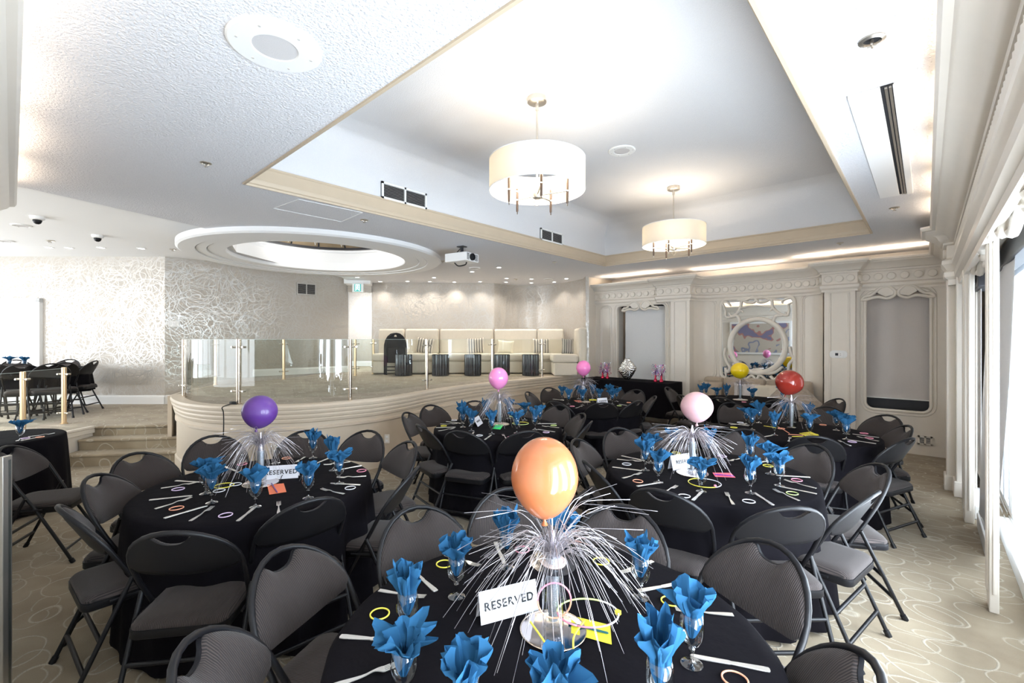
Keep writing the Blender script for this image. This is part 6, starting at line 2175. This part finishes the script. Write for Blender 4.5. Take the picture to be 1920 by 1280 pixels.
# ================================================================ CHAIRS AROUND THE TABLES
CH = [
 # key, u, v, twist, words
 ('orange', 520, 1035, 0, 'left of the front table, its ribbed back turned to the viewer'),
 ('orange', 345, 1214, 0, 'at the bottom left with only its back in view'),
 ('orange', 775, 953, 0, 'behind the front table left of the orange balloon'),
 ('orange', 955, 917, 0, 'behind the front table, half hidden by the orange balloon and foil'),
 ('orange', 1172, 950, 0, 'behind the front table to the right of the foil fountain'),
 ('orange', 1452, 1022, 0, 'right of the front table, large brown ribbed back'),
 ('orange', 1640, 1253, 0, 'at the bottom right corner with only its top in view'),
 ('purple', 250, 851, 0, 'left rear of the purple balloon table near the steps'),
 ('purple', 172, 893, 0, 'left of the purple balloon table, second from the steps'),
 ('purple', 112, 952, 0, 'left front of the purple balloon table, seen from its side'),
 ('purple', 318, 999, 0, 'at the near left of the purple balloon table, seen from behind'),
 ('purple', 585, 938, 0, 'at the near side of the purple balloon table, seen from behind'),
 ('purple', 772, 829, 0, 'right rear of the purple balloon table, turned sideways'),
 ('purple', 780, 879, 0, 'at the right front of the purple balloon table, sideways'),
 ('purple', 692, 808, 0, 'behind the purple balloon table at right, below a wall outlet'),
 ('purple', 575, 808, 0, 'behind the purple balloon table, right of its foil spray'),
 ('purple', 398, 818, 0, 'behind the purple balloon table at left, against the white stage front'),
 ('pink', 760, 774, 0, 'left of the bright pink balloon table, farthest left of its three'),
 ('pink', 805, 760, 0, 'left rear of the bright pink balloon table, against the stage'),
 ('pink', 786, 797, 0, 'left front of the bright pink balloon table, seen sideways'),
 ('pink', 862, 809, 0, 'at near left of the bright pink balloon table'),
 ('pink', 988, 809, 0, 'seen just behind the top of the orange balloon'),
 ('pink', 889, 752, 0, 'behind the bright pink balloon table beside the small stage vent'),
 ('pink', 968, 757, 0, 'behind the bright pink balloon table, right of the balloon'),
 ('pink', 1052, 760, 0, 'right rear of the bright pink balloon table facing the viewer'),
 ('pink', 1094, 776, 0, 'right of the bright pink balloon table, seen sideways'),
 ('pink', 1108, 791, 0, 'right of the bright pink balloon table, sideways and nearest the viewer'),
 ('rose', 1130, 755, 0, 'at the near side of the far pink balloon table, seen from behind'),
 ('rose', 1196, 752, 0, 'at the near right of the far pink balloon table, seen from behind'),
 ('rose', 1040, 753, 0, 'at the near left of the far pink balloon table'),
 ('rose', 1028, 727, 0, 'at the rear left of the far pink balloon table against the stage'),
 ('rose', 988, 735, 0, 'left of the far pink balloon table, dark and seen sideways'),
 ('rose', 1098, 723, 0, 'behind the far pink balloon table before the long table, left one'),
 ('rose', 1150, 724, 0, 'behind the far pink balloon table before the long table, right one'),
 ('rose', 1195, 731, 0, 'right rear of the far pink balloon table facing the viewer'),
 ('rose', 1229, 743, 0, 'right of the far pink balloon table, seen sideways'),
 ('pale', 1157, 803, 0, 'left rear of the pale pink balloon table'),
 ('pale', 1078, 825, 0, 'left of the pale pink balloon table behind the orange balloon'),
 ('pale', 1100, 867, 0, 'at left front of the pale pink balloon table, sideways'),
 ('pale', 1238, 920, 0, 'at near left of the pale pink balloon table'),
 ('pale', 1490, 952, 0, 'at near right of the pale pink balloon table'),
 ('pale', 1642, 924, 0, 'right of the pale pink balloon table, nearest the windows'),
 ('pale', 1655, 873, 0, 'right rear of the pale pink balloon table, brown ribbed back'),
 ('pale', 1530, 835, 0, 'right of the pale pink balloon table beside its tall goblets'),
 ('pale', 1400, 806, 0, 'behind the pale pink balloon table beside the two goblets'),
 ('pale', 1243, 797, 0, 'behind the pale pink balloon table, hidden by the napkins'),
 ('red', 1368, 755, 0, 'left rear of the red balloon table with a brown back'),
 ('red', 1447, 757, 0, 'behind the red balloon table, left of the balloon'),
 ('red', 1553, 763, 0, 'behind the red balloon table, right of the balloon'),
 ('red', 1667, 779, 0, 'right rear of the red balloon table, brown back under the blind'),
 ('red', 1704, 799, 0, 'right of the red balloon table, middle of three'),
 ('red', 1706, 822, 0, 'with its whole frame in view by the windows'),
 ('red', 1532, 819, 0, 'at the near side of the red balloon table, seen from behind'),
 ('yellow', 1352, 746, 0, 'at the near left of the yellow balloon table, dark shell'),
 ('yellow', 1277, 741, 0, 'left of the yellow balloon table, beside the pale balloon'),
 ('yellow', 1250, 726, 0, 'left of the yellow balloon table, brown back beside the long table'),
 ('yellow', 1450, 748, 0, 'at the near right of the yellow balloon table, dark shell'),
]
for key, u, v, tw, lab in CH:
    place_chair((u, v), 'black folding chair ' + lab, 'padded folding chairs', target=TABLES[key]['p'], twist=tw)
place_chair((1575, 748), 'black folding chair standing sideways behind the red balloon table, only its back top in view', 'padded folding chairs', face=(-RX, -RY))

# ================================================================ LEFT SMALL TABLE
ptb = W(-5.15, 4.5)
o = cloth_mesh(.53, ZTB, .06, 77, 14, .04).build('tablecloth', M['cloth'], smooth=60)
o.location = (ptb.x, ptb.y, -.04)
tag(o, 'black cloth on the round table at the left edge before the landing', 'tablecloth')
t = thing('round_table', 'round folding table under black cloth at the left edge', 'table', (ptb.x, ptb.y, -.04), 0, 'round folding tables')
link('tabletop', MB().lathe([(0, .715), (.50, .715), (.51, .73), (.51, ZTB - .006), (0, ZTB - .005)], 40).mesh('tabletop', M['wood'], 30), t)
for me in tb_leg:
    link('leg', me, t)
def put(u, v, z, k, lab1, lab2, plane=None):
    p = Pt(u, v, z)
    p.z = z + .0015
    dup(gob0, p, 0, lab1, 'water goblets')
    o = link('napkin', NAP[k])
    o.location = p
    o.rotation_euler = (0, 0, u % 6)
    tag(o, lab2, 'napkin', 'blue napkins in the goblets')
put(38, 826, ZTB - .04, 5, 'clear goblet on the small left table below the landing', 'pale blue napkin in the goblet on the small left table')
for (u0, v0, u1, v1, me, nm) in ((52, 824, 72, 820, KN, 'knife'), (70, 817, 88, 815, FK, 'fork')):
    a, b_ = Pt(u0, v0, ZTB - .04), Pt(u1, v1, ZTB - .04)
    o = link('dinner_' + nm, me)
    o.location = (a + b_) / 2 + Vector((0, 0, .001))
    o.rotation_euler = (0, 0, math.atan2((b_ - a).y, (b_ - a).x))
    tag(o, 'silver %s on the small left table' % nm, nm)
for u, v, c in ((48, 822, 'lilac'), (75, 820, 'orange')):
    p = Pt(u, v, ZTB - .04)
    o = link('glow_bracelet', RM[c])
    o.location = (p.x, p.y, ZTB - .038)
    tag(o, '%s glow bracelet on the small left table' % c, 'bracelet')
place_chair((10, 838), 'black folding chair before the small left table', 'padded folding chairs', face=(RX * .95 + FX * .35, RY * .95 + FY * .35))

# ================================================================ TABLE ON THE LANDING
pl_ = W(-8.1, 7.75)
o = cloth_mesh(RT, ZTB, .35, 78, 15, .03).build('tablecloth', M['cloth'], smooth=60)
o.location = (pl_.x, pl_.y, ZL)
tag(o, 'black cloth on the round table up on the landing behind the glass rail', 'tablecloth')
t = thing('round_table', 'round folding table up on the landing behind the glass rail', 'table', (pl_.x, pl_.y, ZL), 0, 'round folding tables')
link('tabletop', tb_top, t)
for me in tb_leg:
    link('leg', me, t)
put(18, 690, ZL + ZTB, 5, 'goblet at the left end of the landing table', 'bright blue napkin at the left end of the landing table')
put(46, 692, ZL + ZTB, 2, 'goblet right of the other on the landing table', 'bright blue napkin nearest the white door edge on the landing table')
for u, v, lab in ((98, 676, 'behind the landing table, its hand hole bright against the wall'), (140, 677, 'right of the landing table, seen sideways'), (122, 680, 'right rear of the landing table, mostly hidden by the brass post'),
                  (40, 683, 'before the landing table beside the left brass post'), (-10, 683, 'at the left edge before the landing table'), (98, 682, 'before the landing table, seen through the glass panel'), (28, 675, 'behind the napkins of the landing table')):
    place_chair((u, v), 'black folding chair ' + lab, 'padded folding chairs', target=pl_, base=ZL)
